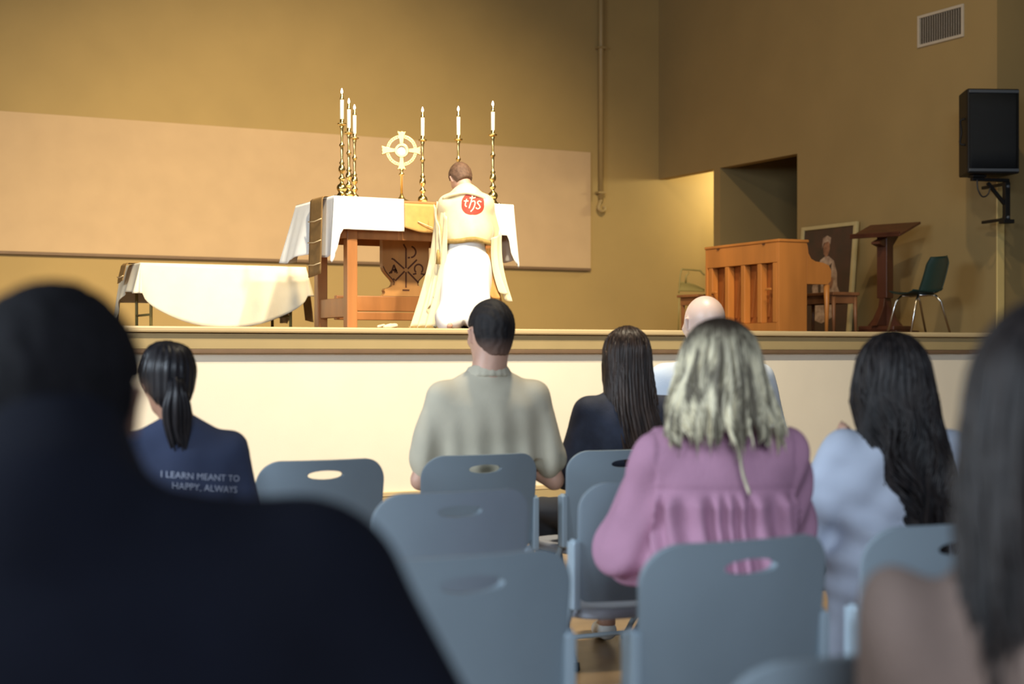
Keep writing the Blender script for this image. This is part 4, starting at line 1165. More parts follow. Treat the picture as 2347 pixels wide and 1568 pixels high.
def loft_hair(p, m_, rings, nphi=150, nz=70, gap0=62, groove=0.004, wave=0.0, wfreq=30, seed=1, strands=160, sr=0.0032, name='hair', ragged=0.03, front=None, strand_seed=5, twist=0.0):
    # rings: (z, cx, cy, rx, ry, gapdeg) in the person's local frame, from crown to tips; phi = 0 is the back
    rs = sorted(rings, key=lambda r: -r[0]); n = len(rs)
    A = np.array(rs, float); tt = np.zeros(n)
    for i in range(1, n): tt[i] = tt[i-1]+np.linalg.norm([(A[i, 0]-A[i-1, 0]), (A[i, 3]-A[i-1, 3])])+1e-4
    tt /= tt[-1]
    def ev(t):
        r = [np.interp(t, tt, A[:, k]) for k in range(6)]
        return r
    # smooth the profile
    ts = np.linspace(0, 1, 200); PR = np.stack([np.interp(ts, tt, A[:, k]) for k in range(6)], 1)
    kern = np.hanning(15); kern /= kern.sum()
    for k in range(6):
        pad = np.pad(PR[:, k], 7, mode='edge'); sm = np.convolve(pad, kern, 'valid')
        wt = np.clip(np.minimum(ts, 1-ts)*25, 0, 1) if k != 0 else np.clip(np.minimum(ts, 1-ts)*25, 0, 1)
        PR[:, k] = PR[:, k]*(1-wt)+sm*wt
    r_ = np.random.default_rng(seed)
    fr = r_.integers(9, 60, 9); ph = r_.uniform(0, 6.28, (9, 3)); am = r_.uniform(.4, 1, 9)
    rag = r_.uniform(-1, 1, nphi*2)
    def pt(f, t, off=0.0):          # f in [0,1] across the back, t along the fall
        q = [np.interp(t, ts, PR[:, k]) for k in range(6)]
        z, cx_, cy_, rx, ry, gp = q
        a = (f-0.5)*2*math.radians(180-gp)
        wv = wave*math.sin(t*wfreq+3*math.sin(f*9+seed)+f*5)*min(1, t*1.6)
        a2 = a+wv+twist*t
        g = sum(am[i]*math.sin(fr[i]*(a+wv*0.7)+ph[i, 0]+1.5*math.sin(t*4+ph[i, 1])) for i in range(9))/4
        d = groove*g*min(1, 0.15+t*1.6)+off
        zr = z-ragged*math.sin(f*37+seed)*math.sin(f*91+2*seed)*max(0, t-0.75)*4
        return (cx_+(rx+d)*math.sin(a2), cy_-(ry+d)*math.cos(a2), zr)
    mb = MB(); mb.grid(lambda u, v: pt(u, v), nphi, nz)
    for i in range(strands):
        rr = np.random.default_rng(strand_seed*1000+i)
        f = rr.uniform(0.01, 0.99); t0 = rr.uniform(0.0, 0.25); t1 = min(1.0, rr.uniform(0.8, 1.1))
        off = rr.uniform(0.0005, 0.004); pts = []
        k = 16; ph2 = rr.uniform(0, 6)
        for j in range(k+1):
            t = t0+(t1-t0)*j/k
            pts.append(pt(min(0.995, max(0.005, f+0.012*math.sin(t*6+ph2)*t)), t, off+0.005*max(0, t-0.8)*5*rr.uniform(-0.2, 1)))
        e = Vector(pts[-1]); pts.append(tuple(e+Vector((rr.uniform(-.008, .008), rr.uniform(-.008, .004), -rr.uniform(0.005, 0.035)))))
        R_ = [sr*min(1, 0.35+j/5)*(1 if j < k-3 else (k+1.2-j)/4.5) for j in range(k+2)]
        mb.tube(pts, R_, 5)
    o = mb.build(name, m_, p.root, smooth=True)
    return o

def crown_rings(p, infl=0.016, gap=60, up=0.0):
    # rings hugging the skull from the crown to the ear line, in local metres
    W, k = p.W, p.hsc; out = []
    c = p.hc+p.R @ Vector((0, -0.012*k, 0.025*k))
    for a in (3, 18, 34, 50, 66, 80):
        r = math.sin(math.radians(a)); z = math.cos(math.radians(a))
        out.append((c.z+(0.090*k+infl+up)*z, c.x, c.y+(0.0), (0.076*k+infl)*r, (0.095*k+infl)*r, 40+ (gap-40)*min(1, a/60)))
    return out

def seat_at(u, dy, dx):              # a point on the floor under a sitter on the chair whose back stands at column u
    for (cu, Z, a, lb) in chairs:
        if cu == u:
            q = G(cu, Z); r = math.radians(a)
            return q+Vector((math.cos(r)*dx-math.sin(r)*(0.215+dy), math.sin(r)*dx+math.cos(r)*(0.215+dy), 0))
    raise KeyError(u)
# ---- man in the pale polo shirt (front row)
M['polo'] = mat('pale_sage_polo', (0.56, 0.505, 0.385), 0.85, noise=0.05, nscale=12, bump=0.15, bscale=220)
pm = Person('man with cropped black hair in a pale sage polo shirt, seated in the front row', seat_at(1107, 0, 0.128), 13, 1.06, M['skin'],
            head=(math.radians(10), 0.06, 0), head_off=(0.012, -0.005, 0.0), sh=0.172, elbows={-1: (-0.250, 0.0, 0.675), 1: (0.250, 0.0, 0.665)}, wrists={-1: (-0.035, 0.25, 0.80), 1: (0.04, 0.24, 0.79)}, neck_r=0.060, seated=True)
def folds(V, N):
    sc = 1.075
    low = np.clip((0.98*sc-V[:, 2])/0.35, 0, 1)
    return 0.009*low*np.sin(V[:, 0]*62+2*np.sin(V[:, 2]*6)+1)+0.004*wob(V, 30, 30, 9, 2)*low+0.003*wob(V, 14, 14, 14, 5)
def polo_extra(c, s):
    for q in (-1, 1):
        e = s.S[q].lerp(s.E[q], 0.75); c.cap(s.S[q].lerp(s.E[q], 0.3), e, 0.050, 0.072, 0.03)
pm.torso(M['polo'], 0.022, z0=0.438, sleeve=0.68, disp=folds, name='polo_shirt', extra=polo_extra, wide=1.05, lat=0.10)
c = SDF(0.006); nb = pm.nb
for a in range(20):
    t0, t1 = a/20*2*PI, (a+1)/20*2*PI
    f = lambda t, r=0.0, z=0.0: nb+Vector(((0.070+r)*math.sin(t), -(0.058+r)*math.cos(t)+0.010, 0.020+0.012*math.cos(t)+z))
    c.cap(f(t0), f(t1), 0.009, None, 0.01); c.cap(f(t0, 0.008, -0.016), f(t1, 0.008, -0.016), 0.010, None, 0.012); c.cap(f(t0, 0.016, -0.030), f(t1, 0.016, -0.030), 0.009, None, 0.012)
sdf_obj('collar', c, M['polo'], pm.root)
pm.legs(M['navy_jeans'], shoe=M['shoe_white'])
pm.short_hair(M['hair_fade'], 0.007, nape=-0.075, top=0.006)

# ---- woman with long straight dark hair (front row)
M['denim_dark'] = mat('dark_navy_jacket', (0.028, 0.034, 0.060), 0.75, noise=0.35, nscale=18, bump=0.2, bscale=200)
pw_ = Person('woman with long straight dark brown hair and a dark navy denim jacket, seated', seat_at(1430, 0, 0.145), 12, 0.990, M['skin_tan'], head=(0, 0.05, 0),
             sh=0.168, elbows={-1: (-0.245, 0.03, 0.72), 1: (0.20, 0.05, 0.72)}, seated=True, feet=0.17, leg_dx=-0.13)
pw_.torso(M['denim_dark'], 0.022, z0=0.47, sleeve=1.9, disp=lambda V, N: 0.004*wob(V, 22, 22, 26, 3), name='jacket', sleeve_r=(0.052, 0.048, 0.036))
pw_.legs(M['dark_trousers'], shoe=M['shoe_white'])
cr1 = crown_rings(pw_, 0.016, 62)
hc = pw_.hc
loft_hair(pw_, M['hair_dbrown'], cr1+[(hc.z-0.02, hc.x, hc.y-0.012, 0.094, 0.108, 66), (hc.z-0.10, hc.x, hc.y-0.02, 0.102, 0.105, 84), (hc.z-0.20, hc.x+0.005, hc.y-0.035, 0.112, 0.098, 96),
          (hc.z-0.30, hc.x+0.025, hc.y-0.045, 0.128, 0.100, 104), (hc.z-0.40, hc.x+0.050, hc.y-0.05, 0.128, 0.095, 112), (hc.z-0.47, hc.x+0.065, hc.y-0.05, 0.120, 0.092, 118)],
          groove=0.006, wave=0.02, wfreq=5, seed=3, strands=240, ragged=0.05)
o = MB().lathe([(0.001, -0.004), (0.004, 0), (0.001, 0.004)], 8).build('earring', M['gold'], pw_.root, smooth=True); o.location = hc+Vector((-0.098, -0.02, -0.115))

# ---- bald man (front row)
M['white_shirt'] = mat('pale_blue_white_shirt', (0.60, 0.66, 0.74), 0.85, noise=0.04, nscale=12, bump=0.12, bscale=200)
pb = Person('bald man in a loose white shirt, kneeling beyond the blonde woman', G(1630, 7.0), 20, 1.115, M['skin_bald'], head=(0.25, 0.05, 0), head_off=(-0.03, 0, 0.0), sh=0.20, hsc=1.02, neck_r=0.062,
            elbows={-1: (-0.265, 0.02, 0.74), 1: (0.270, 0.02, 0.72)}, shin_deg=24)
pb.torso(M['white_shirt'], 0.032, z0=0.42, sleeve=1.8, wide=1.15, disp=lambda V, N: 0.006*wob(V, 18, 18, 12, 6))
pb.legs(M['dark_trousers'], shoe=M['shoe_black'])

# ---- woman with the black ponytail (left)
M['navy_tee'] = mat('navy_tee_shirt', (0.036, 0.050, 0.105), 0.85, noise=0.08, nscale=10, bump=0.12, bscale=200)
pp_ = Person('woman with a low black ponytail in a navy tee shirt with white back lettering', G(408, 4.9), 6, 0.92, M['skin_tan'], head=(0.12, 0.22, 0.0), head_off=(-0.03, 0.01, 0.005),
             sh=0.185, hsc=1.0, elbows={-1: (-0.25, 0.0, 0.70), 1: (0.245, 0.02, 0.70)})
tee, TV, TF = pp_.torso(M['navy_tee'], 0.018, z0=0.42, sleeve=0.9, disp=lambda V, N: 0.003*wob(V, 16, 16, 12, 8), name='tee_shirt', want=True, wide=1.08)
pp_.legs(M['dark_trousers'], shoe=M['shoe_black'])
hc = pp_.hc
c = SDF(0.006)
W = pp_.W
c.ell(W(0, -0.018, 0.036), (0.088, 0.106, 0.098), pp_.R).ell(W(0, -0.052, -0.03), (0.068, 0.056, 0.070), pp_.R, k=0.02).ell(W(-0.03, -0.03, 0.10), (0.040, 0.045, 0.030), pp_.R, k=0.025).ell(W(0.035, -0.035, 0.095), (0.036, 0.045, 0.024), pp_.R, k=0.02)
Rt = np.array(pp_.R.transposed()); hx0 = pp_.hc
c.cut(lambda X, Y, Z: np.maximum((Rt[1,0]*(X-hx0.x)+Rt[1,1]*(Y-hx0.y)+Rt[1,2]*(Z-hx0.z))-0.045, -0.092-(Rt[2,0]*(X-hx0.x)+Rt[2,1]*(Y-hx0.y)+Rt[2,2]*(Z-hx0.z))))
sdf_obj('hair', c, M['hair_black'], pp_.root, disp=lambda V, N: 0.0025*np.sin(np.arctan2(V[:, 0]-hx0.x, -(V[:, 1]-hx0.y))*26+wob(V, 20, 20, 20, 2)*2))
pt_ = MB()
a0 = W(0.0, -0.105, 0.0); 
for i in range(46):
    r1 = np.random.default_rng(900+i); ang = r1.uniform(0, 2*PI); rr = r1.uniform(0, 1)**0.5; ln = r1.uniform(0.85, 1.08)
    dx, dy = math.cos(ang)*rr, math.sin(ang)*rr
    pts = bez([a0+Vector((dx*0.016, 0.012+dy*0.012, 0.01)), a0+Vector((dx*0.022, -0.028+dy*0.018, -0.035)), a0+Vector((dx*0.040-0.0, -0.032+dy*0.022, -0.10)), a0+Vector((dx*0.036+0.004, -0.020+dy*0.02, -0.165)), a0+Vector((dx*0.026+0.012+r1.uniform(-.008,.008), -0.018+dy*0.015, -0.235*ln))], 16)
    pt_.tube(pts, [0.0085*(1 if j < len(pts)-5 else max(0.1, (len(pts)-j)/6)) for j in range(len(pts))], 6)
pt_.build('ponytail', M['hair_black'], pp_.root, smooth=True)
MB().tube(bez([a0+Vector((0.022*math.cos(a), -0.012+0.004*math.sin(a)*0, 0.006+0.020*math.sin(a))) for a in np.linspace(0, 2*PI, 13)], 24), 0.005, 6).build('hair_tie', M['black'], pp_.root, smooth=True)

def project(obj_v, bvh, off):
    out = []
    for v in obj_v:
        h_ = bvh.ray_cast(Vector((v[0], -1.0, v[2])), Vector((0, 1, 0)))
        out.append((v[0], (h_[0].y-off+v[1]) if h_[0] is not None else v[1], v[2]))
    return out
def bvh_of(o):
    me = o.data
    return BVHTree.FromPolygons([v.co.copy() for v in me.vertices], [tuple(p.vertices) for p in me.polygons])
def lettering(text, size, x, z, bvh, m_, parent, name, off=0.0025, curve=0.0):
    fc = bpy.data.curves.new('txt', 'FONT'); fc.body = text; fc.size = size; fc.align_x = 'CENTER'; fc.extrude = 0.0005; fc.resolution_u = 3
    fo = bpy.data.objects.new('txt', fc); COL.objects.link(fo)
    dg = bpy.context.evaluated_depsgraph_get(); me = bpy.data.meshes.new_from_object(fo.evaluated_get(dg))
    bpy.data.objects.remove(fo, do_unlink=True); bpy.data.curves.remove(fc)
    me.name = name
    vs = [(x+v.co.x, -v.co.z, z+v.co.y+curve*v.co.x) for v in me.vertices]
    pv = project(vs, bvh, off)
    for v, q in zip(me.vertices, pv): v.co = q
    return link(name, me, m_, parent)
M['print'] = mat('white_shirt_print', (0.42, 0.46, 0.58), 0.8)
bt = bvh_of(tee)
lettering('I LEARN MEANT TO', 0.029, 0.058, 0.800, bt, M['print'], tee, 'back_lettering', curve=-0.10)
lettering('HAPPY, ALWAYS', 0.029, 0.072, 0.764, bt, M['print'], tee, 'back_lettering', curve=-0.12)

# ---- blonde woman in the pink dress
M['pink'] = mat('dusty_pink_cotton', (0.46, 0.235, 0.34), 0.85, noise=0.08, nscale=10, bump=0.2, bscale=160)
pg = Person('woman with long ash blonde hair in a dusty pink puff-sleeved dress, kneeling', G(1652, 3.88), 24, 0.962, M['skin'], head=(0, 0.08, 0), sh=0.160, shz=0.985, shin_deg=-24,
            elbows={-1: (-0.235, 0.07, 0.725), 1: (0.195, 0.10, 0.76)}, wrists={-1: (-0.06, 0.27, 0.82), 1: (0.05, 0.29, 0.84)})
def pink_extra(c, s):
    sc = s.sc
    for q in (-1, 1):
        c.ell(s.S[q].lerp(s.E[q], 0.12), (0.062, 0.062, 0.062), k=0.03)
        c.cap(s.S[q].lerp(s.E[q], 0.3), s.E[q], 0.064, 0.080 if q < 0 else 0.068, 0.03)
        c.cap(s.E[q], s.E[q].lerp(s.Wr[q], 0.75), 0.080 if q < 0 else 0.068, 0.046, 0.03)
    c.cap(s.L(-0.07, -0.01, 0.66), s.L(0.07, -0.01, 0.66), 0.125, None, 0.05)
    c.cap(s.L(-0.06, -0.02, 0.50), s.L(-0.07, 0.0, 0.10), 0.145, 0.15, 0.05); c.cap(s.L(0.06, -0.02, 0.50), s.L(0.07, 0.0, 0.10), 0.145, 0.15, 0.05)
    for q in (-1, 1): c.cap(s.knee[q], s.knee[q].lerp(s.ank[q], 0.8), 0.09, 0.062, 0.05)
def pdisp(V, N):
    below = np.clip((0.855-V[:, 2])/0.03, 0, 1)
    bd = (np.abs(V[:, 0]) < 0.175)*1.0
    g = np.sin(V[:, 0]*150+1.5*np.sin(V[:, 2]*9)+2.2*np.sin(V[:, 0]*33))
    seam = np.exp(-((V[:, 2]-0.860)/0.008)**2)
    arm = (np.abs(V[:, 0]) > 0.175)*1.0
    return bd*below*(0.014+0.0115*g+0.003*wob(V, 60, 40, 9, 3))-0.003*seam*bd + arm*(0.007*np.sin(V[:, 0]*60-V[:, 2]*22+V[:, 1]*50)+0.004*wob(V, 40, 40, 15, 7))+0.002*wob(V, 30, 30, 30, 9)
pg.torso(M['pink'], 0.022, z0=0.01, sleeve=1.7, disp=pdisp, name='dress', extra=pink_extra, h=0.007, sleeve_r=(0.055, 0.055, 0.036))
hc = pg.hc
cr1 = crown_rings(pg, 0.024, 62, 0.006)
loft_hair(pg, M['hair_blonde'], cr1+[(hc.z-0.01, hc.x, hc.y-0.014, 0.110, 0.118, 66), (hc.z-0.045, hc.x, hc.y-0.02, 0.120, 0.122, 78), (hc.z-0.08, hc.x-0.002, hc.y-0.028, 0.132, 0.124, 88),
          (hc.z-0.110, hc.x-0.002, hc.y-0.034, 0.144, 0.124, 94), (hc.z-0.135, hc.x+0.0, hc.y-0.040, 0.152, 0.120, 98), (hc.z-0.155, hc.x+0.004, hc.y-0.045, 0.148, 0.116, 100)],
          groove=0.010, wave=0.10, wfreq=11, seed=5, strands=460, sr=0.0036, ragged=0.035)
MB().tube(bez([hc+Vector((0.02, -0.160, -0.13)), hc+Vector((0.018, -0.166, -0.20)), hc+Vector((0.026, -0.168, -0.25)), hc+Vector((0.042, -0.166, -0.295))], 14), 0.004, 6).build('loose_lock', M['hair_blonde'], pg.root, smooth=True)

# ---- woman in the pale blue coat
M['coat'] = mat('pale_blue_coat', (0.52, 0.57, 0.68), 0.85, noise=0.05, nscale=10, bump=0.15, bscale=200)
pc = Person('woman with long wavy black hair in a pale blue coat, kneeling with hands raised', G(2050, 4.25), 12, 0.940, M['skin'], head=(-0.15, 0.10, 0), sh=0.155, shin_deg=10,
            elbows={-1: (-0.225, 0.10, 0.76), 1: (0.20, 0.10, 0.76)}, wrists={-1: (-0.045, 0.21, 0.905), 1: (0.01, 0.22, 0.90)}, hand_d=(-0.1, 0.3, 0.9))
def coat_extra(c, s):
    c.cap(s.L(-0.06, 0.0, 0.64), s.L(0.06, 0.0, 0.64), 0.125, None, 0.05)
    for q in (-1, 1):
        c.cap(s.L(q*0.06, -0.02, 0.52), s.L(q*0.07, 0.0, 0.12), 0.14, 0.145, 0.05); c.cap(s.knee[q], s.knee[q].lerp(s.ank[q], 0.7), 0.11, 0.09, 0.05)
    c.cap(s.L(-0.06, -0.04, 1.0), s.L(0.06, -0.04, 1.0), 0.062, None, 0.03)
pc.torso(M['coat'], 0.028, z0=0.04, sleeve=1.85, name='coat', extra=coat_extra, h=0.007, sleeve_r=(0.060, 0.062, 0.042),
         disp=lambda V, N: 0.008*np.sin(V[:, 2]*70+V[:, 0]*34+2.5*wob(V, 14, 14, 10, 4))*np.exp(-((V[:, 2]-0.68)/0.14)**2)+0.006*np.sin(V[:, 2]*34-V[:, 0]*30+V[:, 1]*20+2*wob(V, 11, 11, 9, 6))+0.004*wob(V, 26, 26, 20, 5))
c = SDF(0.007); nb = pc.nb
for a in range(18):
    t0, t1 = a/18*2*PI, (a+1)/18*2*PI
    f = lambda t, r=0.0, z=0.0: nb+Vector(((0.072+r)*math.sin(t), -(0.066+r)*math.cos(t)+0.010, 0.012+0.012*math.cos(t)+z))
    c.cap(f(t0), f(t1), 0.014, None, 0.012); c.cap(f(t0, 0.020, -0.024), f(t1, 0.020, -0.024), 0.014, None, 0.014); c.cap(f(t0, 0.040, -0.044), f(t1, 0.040, -0.044), 0.012, None, 0.014)
sdf_obj('collar', c, M['coat'], pc.root)
hc = pc.hc
cr1 = crown_rings(pc, 0.024, 62, 0.006)
loft_hair(pc, M['hair_wavy'], cr1+[(hc.z-0.02, hc.x, hc.y-0.014, 0.107, 0.116, 66), (hc.z-0.10, hc.x, hc.y-0.025, 0.118, 0.118, 82), (hc.z-0.18, hc.x+0.002, hc.y-0.04, 0.128, 0.115, 92),
          (hc.z-0.27, hc.x+0.022, hc.y-0.055, 0.126, 0.105, 100), (hc.z-0.37, hc.x+0.065, hc.y-0.065, 0.100, 0.095, 108), (hc.z-0.45, hc.x+0.10, hc.y-0.06, 0.066, 0.085, 116)],
          groove=0.013, wave=0.17, wfreq=21, seed=11, strands=360, sr=0.0042, ragged=0.06)

# ---- brown-topped woman, right foreground
M['knit'] = mat('taupe_brown_top', (0.22, 0.155, 0.13), 0.9, noise=0.12, nscale=14, bump=0.35, bscale=120)
pk = Person('woman with long dark hair in a taupe top, right foreground, cut by the frame', G(2440, 1.62), 36, 0.945, M['skin'], head=(0, 0.05, 0), sh=0.165, shz=0.955,
            elbows={-1: (-0.215, 0.05, 0.66), 1: (0.22, 0.05, 0.66)})
pk.torso(M['knit'], 0.028, z0=0.42, sleeve=1.9, name='top', sleeve_r=(0.048, 0.050, 0.040), disp=lambda V, N: 0.015*np.sin(V[:, 0]*44+V[:, 2]*18+2*wob(V, 10, 10, 8, 4))+0.004*wob(V, 30, 30, 20, 5))
pk.legs(M['dark_trousers'], shoe=M['shoe_black'])
hc = pk.hc
cr1 = crown_rings(pk, 0.022, 62, 0.004)
loft_hair(pk, M['hair_wavy'], cr1+[(hc.z-0.02, hc.x, hc.y-0.014, 0.102, 0.112, 66), (hc.z-0.10, hc.x, hc.y-0.02, 0.108, 0.115, 84), (hc.z-0.20, hc.x, hc.y-0.035, 0.112, 0.11, 96), (hc.z-0.265, hc.x, hc.y-0.045, 0.115, 0.10, 104)],
          groove=0.008, wave=0.02, wfreq=8, seed=21, strands=160, sr=0.004, ragged=0.04)

# ---- dark foreground man, left
M['black_shirt'] = mat('navy_black_shirt', (0.0055, 0.0065, 0.013), 0.95, spec=0.15, noise=0.2, nscale=8, bump=0.15, bscale=120)
pd = Person('broad man with short black hair in a navy-black shirt, large at the left foreground', G(130, 1.42), 22, 1.0, M['skin_tan'], lean=0.0, head=(0, 0.15, 0), head_off=(-0.035, 0.15, -0.055), sh=0.235, shz=0.962, hsc=1.0, neck_r=0.066,
            elbows={-1: (-0.32, 0.05, 0.70), 1: (0.415, 0.02, 0.64)}, wrists={-1: (-0.05, 0.27, 0.78), 1: (0.06, 0.28, 0.76)})
def big(c, s):
    c.ell(s.L(0, -0.01, 0.84), (0.25, 0.15, 0.20), k=0.06); c.ell(s.L(0, 0.0, 0.66), (0.24, 0.16, 0.22), k=0.06)
    for q in (-1, 1):
        c.cap(s.L(q*0.04, 0.0, 0.985), s.L(q*0.215, 0.0, 0.978), 0.082, 0.082, 0.04); c.cap(s.L(0, -0.01, 1.03), s.L(-0.02, 0.10, 1.10), 0.098, 0.072, 0.02)
pd.torso(M['black_shirt'], 0.03, z0=0.42, sleeve=1.5, name='shirt', extra=big, sleeve_r=(0.070, 0.066, 0.05), disp=lambda V, N: 0.004*wob(V, 12, 12, 10, 5), wide=1.3)
pd.legs(M['dark_trousers'], shoe=M['shoe_black'])
pd.short_hair(M['hair_short'], 0.016, nape=-0.11)

# ================================================================ priest kneeling on the stage
M['alb'] = mat('white_alb', (0.88, 0.87, 0.85), 0.85, noise=0.02, nscale=10, bump=0.1, bscale=120)
pr0 = G(1068, 11.55, ST)
pr = Person('priest in white alb and cream veil with a red emblem, kneeling at the altar', pr0, 30, 0.985, M['skin'], head=(math.radians(24), 0.60, math.radians(-8)), head_off=(-0.045, 0.035, -0.030),
            sh=0.140, shz=0.965, elbows={-1: (-0.20, 0.12, 0.76), 1: (0.20, 0.10, 0.74)}, wrists={-1: (-0.06, 0.27, 0.86), 1: (0.05, 0.27, 0.86)}, group='people kneeling before the altar')
c = SDF(0.009); L = pr.L
c.cap(L(0, 0, 0.80), L(0, -0.01, 0.55), 0.13, 0.15, 0.05); c.ell(L(0, -0.02, 0.48), (0.165, 0.15, 0.17), k=0.05)
for q in (-1, 1):
    c.cap(L(q*0.085, 0, 0.48), L(q*0.105, 0.06, 0.09), 0.11, 0.095, 0.05); c.cap(L(q*0.10, 0.05, 0.09), L(q*0.11, -0.36, 0.07), 0.10, 0.09, 0.06)
    c.cap(L(q*0.09, -0.02, 0.42), L(q*0.10, -0.20, 0.12), 0.10, 0.10, 0.06)
    c.cap(pr.S[q], pr.E[q], 0.06, 0.058, 0.03); c.cap(pr.E[q], pr.E[q].lerp(pr.Wr[q], 0.8), 0.058, 0.05, 0.03)
c.cap(pr.S[-1], pr.S[1], 0.055, None, 0.04); c.ell(pr.chest, (0.16, 0.11, 0.16), k=0.04)
c.cut(lambda X, Y, Z: (0.003-Z)+0*X+0*Y)
sdf_obj('alb', c, M['alb'], pr.root, disp=lambda V, N: (0.007*np.sin(V[:, 0]*45+3*np.sin(V[:, 2]*5)+V[:, 1]*12)+0.005*wob(V, 26, 26, 8, 3))*np.clip((0.66-V[:, 2])/0.3, 0, 1))
# veil: back cape
c = SDF(0.008)
c.ell(L(0, -0.012, 0.87), (0.160, 0.135, 0.17), k=0.05)
c.ell(L(0.015, -0.03, 0.74), (0.190, 0.140, 0.20), k=0.05)
c.cap(pr.S[-1]+Vector((0.0, 0, 0.0)), pr.S[1]+Vector((0, 0, 0.0)), 0.060, None, 0.05)
for q in (-1, 1):
    c.cap(pr.S[q], pr.nb+Vector((q*0.01, 0, 0.0)), 0.058, 0.066, 0.05)
    c.cap(pr.S[q], pr.E[q]+Vector((0, 0, -0.0)), 0.062, 0.062, 0.04)
c.cap(L(-0.05, -0.035, 1.045), L(0.05, -0.035, 1.045), 0.050, None, 0.03)
hem = 0.672
c.cut(lambda X, Y, Z: (hem+0.007*np.sin(X*21)-0.10*np.maximum(X-0.08, 0)*1.2-0.35*np.maximum(-X-0.17, 0)*2-Z)+0*Y)
inside = None
c.cut(lambda X, Y, Z: np.minimum(np.minimum(0.115-np.abs(X)+0*Z, 0.70-0+0*X-0*Z)*0-1+0*X+0*Z, 1)+0*Y)
vd = lambda V, N: (0.006*np.sin(V[:, 0]*40+1.5*np.sin(V[:, 2]*8))+0.004*wob(V, 24, 24, 8, 3))*np.clip((0.90-V[:, 2])/0.25, 0, 1)
veil, VV, VF = sdf_obj('humeral_veil', c, M['veil'], pr.root, disp=vd, want=True)
bv = bvh_of(veil)
# rolled collar of the veil
MB().tube(bez([L(-0.17, -0.06, 1.005), L(-0.10, -0.095, 1.03), L(0.0, -0.10, 1.045), L(0.10, -0.085, 1.025), L(0.17, -0.05, 0.99)], 20), 0.014, 8).build('collar_roll', M['veil'], veil, smooth=True)
# fringe along the hem
fg = MB()
for i in range(64):
    x = -0.19+0.40*i/63
    zz_ = hem+0.007*math.sin(x*21)-0.12*max(x-0.08, 0)
    h_ = bv.ray_cast(Vector((x, -1, zz_+0.012)), Vector((0, 1, 0)))
    if h_[0] is None: continue
    y = h_[0].y-0.003
    fg.tube([(x, y, zz_+0.014), (x+0.002, y-0.002, zz_-0.022)], [0.0045, 0.003], 5)
tag(fg.build('hem_fringe', M['veil_gold'], veil, smooth=True), kind='stuff')
# hanging ends of the veil: folded sheets
def drape(name, top, bot, w0, w1, par, m_, nf=3.2, amp=0.026, thick=0.006, bow=0.03, mat_in=None):
    a, b = [Vector(v) for v in top]; c_, d = [Vector(v) for v in bot]
    g = MB()
    def fn(u, v):
        p = a.lerp(b, u).lerp(c_.lerp(d, u), v)
        nrm = (b-a).normalized().cross(Vector((0, 0, -1))).normalized()
        return p+nrm*(amp*(0.35+v)*math.sin(u*nf*2*PI+v*1.3)+bow*math.sin(v*PI))+Vector((0, 0, -0.012*math.sin(u*nf*2*PI)*max(0, v-0.8)*5))
    g.grid(fn, 40, 30)
    return g.build(name, m_, par, smooth=True, solid=thick)
drape('veil_left_end', [L(-0.235, 0.10, 1.00), L(-0.14, -0.13, 0.86)], [L(-0.44, 0.0, 0.012), L(-0.245, -0.12, 0.012)], 0, 0, veil, M['veil'], 3.1, 0.020)
drape('veil_left_fold', [L(-0.25, 0.02, 0.97), L(-0.195, -0.10, 0.74)], [L(-0.30, -0.05, 0.10), L(-0.215, -0.10, 0.26)], 0, 0, veil, M['veil'], 1.6, 0.018)
drape('veil_right_end', [L(0.20, -0.07, 0.70), L(0.27, 0.04, 0.74)], [L(0.275, -0.06, 0.30), L(0.335, 0.0, 0.22)], 0, 0, veil, M['veil'], 1.5, 0.02)
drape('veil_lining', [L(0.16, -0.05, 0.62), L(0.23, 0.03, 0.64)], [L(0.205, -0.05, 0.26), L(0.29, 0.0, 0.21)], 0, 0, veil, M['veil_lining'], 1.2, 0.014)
fr2 = MB()
for i in range(30):
    u = i/29; p = L(-0.44, 0.0, 0.03).lerp(L(-0.245, -0.12, 0.03), u)
    fr2.tube([p+Vector((0, -0.02, 0.0)), p+Vector((0.004, -0.025, -0.028))], [0.005, 0.003], 5)
tag(fr2.build('end_fringe', M['veil_gold'], veil, smooth=True), kind='stuff')
# tassels at the left elbow
for (x, y, z) in ((-0.205, -0.12, 0.56), (-0.20, -0.125, 0.10)):
    MB().tube([L(x, y, z+0.05), L(x, y, z+0.02), L(x, y, z-0.06)], [0.006, 0.014, 0.018], 8).build('tassel', M['veil_gold'], veil, smooth=True)
pr.short_hair(M['hair_brown'], 0.011, nape=-0.055)
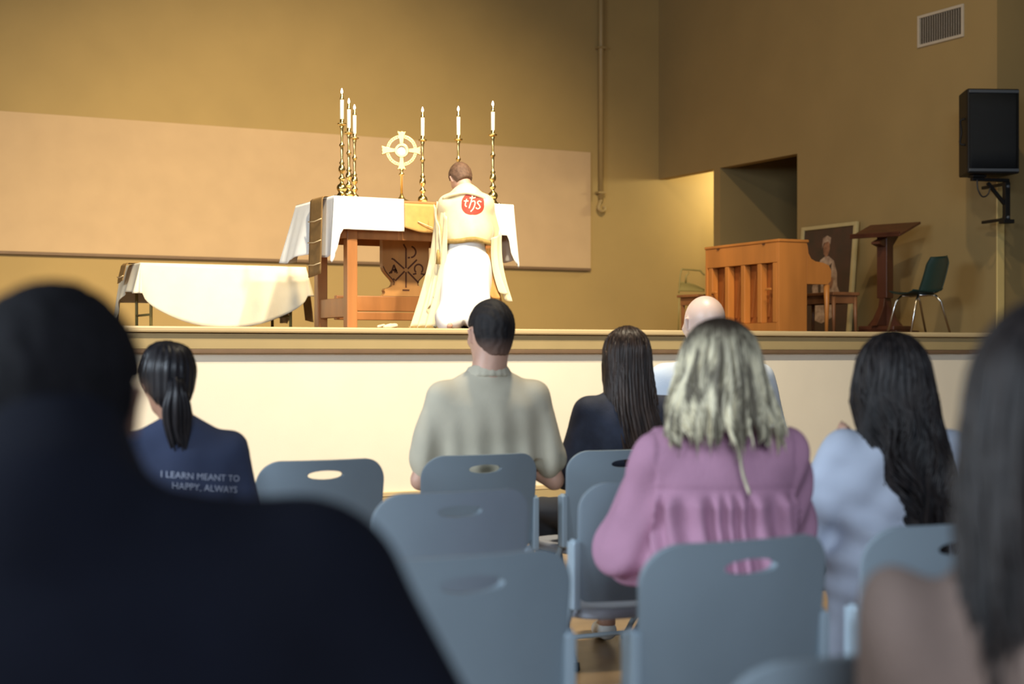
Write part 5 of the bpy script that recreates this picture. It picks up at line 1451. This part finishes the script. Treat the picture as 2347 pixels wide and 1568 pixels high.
# the emblem: red lobed disc, cream letters i h s, laid on the cloth
ex, ez, er = 0.058, 0.943, 0.088
def emb(name, polys, m_, off):
    g = MB()
    for poly in polys: 
        pass
    return g
g = MB(); nr, na = 10, 56
def lob(a): return er*(0.94+0.07*abs(math.sin(2*a)))
g.grid(lambda u, v: (ex+lob(2*PI*u)*v*math.cos(2*PI*u), 0, ez+lob(2*PI*u)*v*math.sin(2*PI*u)), na, nr, closed_u=True)
g.v = project(g.v, bv, 0.003)
em = g.build('round_emblem', M['emblem_red'], veil, smooth=True, fix=False)
def ribbon(pts, wd, n=24, closed=False):
    P_ = bez([Vector((x, y, 0)) for x, y in pts], n); g = MB()
    L_ = len(P_)
    for i, p in enumerate(P_):
        t = (P_[min(i+1, L_-1)]-P_[max(i-1, 0)]).normalized(); nn = Vector((-t.y, t.x, 0))
        a = p+nn*wd/2; b = p-nn*wd/2
        g.v += [(ex+a.x, 0, ez+a.y), (ex+b.x, 0, ez+b.y)]
    for i in range(L_-1): g.f.append((2*i, 2*i+1, 2*i+3, 2*i+2))
    return g
tilt = -0.22
def rt2(pts): return [(x*math.cos(tilt)-y*math.sin(tilt), x*math.sin(tilt)+y*math.cos(tilt)) for x, y in pts]
def stroke(name, pts, wd):
    g = ribbon(rt2([(x*1.12, y*1.12) for x, y in pts]), wd); g.v = project(g.v, bv, 0.006); return g
letters = {'letter_i': [[(-0.048, 0.024), (-0.046, -0.018), (-0.034, -0.030)], [(-0.062, 0.006), (-0.032, 0.012)]],
           'letter_h': [[(-0.016, 0.056), (-0.014, 0.01), (-0.016, -0.036)], [(-0.030, 0.036), (-0.002, 0.042), (0.006, 0.050)], [(-0.014, 0.010), (0.004, 0.022), (0.014, 0.005), (0.012, -0.03), (0.000, -0.056)]],
           'letter_s': [[(0.052, 0.026), (0.036, 0.030), (0.028, 0.016), (0.040, 0.004), (0.052, -0.010), (0.040, -0.026), (0.026, -0.020)]]}
for nm, sts in letters.items():
    G_ = MB()
    for st_ in sts:
        g = stroke(nm, st_, 0.0085); G_.add(g.v, g.f)
    G_.build(nm, M['emblem_white'], em, fix=False)
if False: g = stroke('b', [(er*0.80*math.cos(a), er*0.80*math.sin(a)) for a in np.linspace(0, 2*PI, 17)], 0.004)
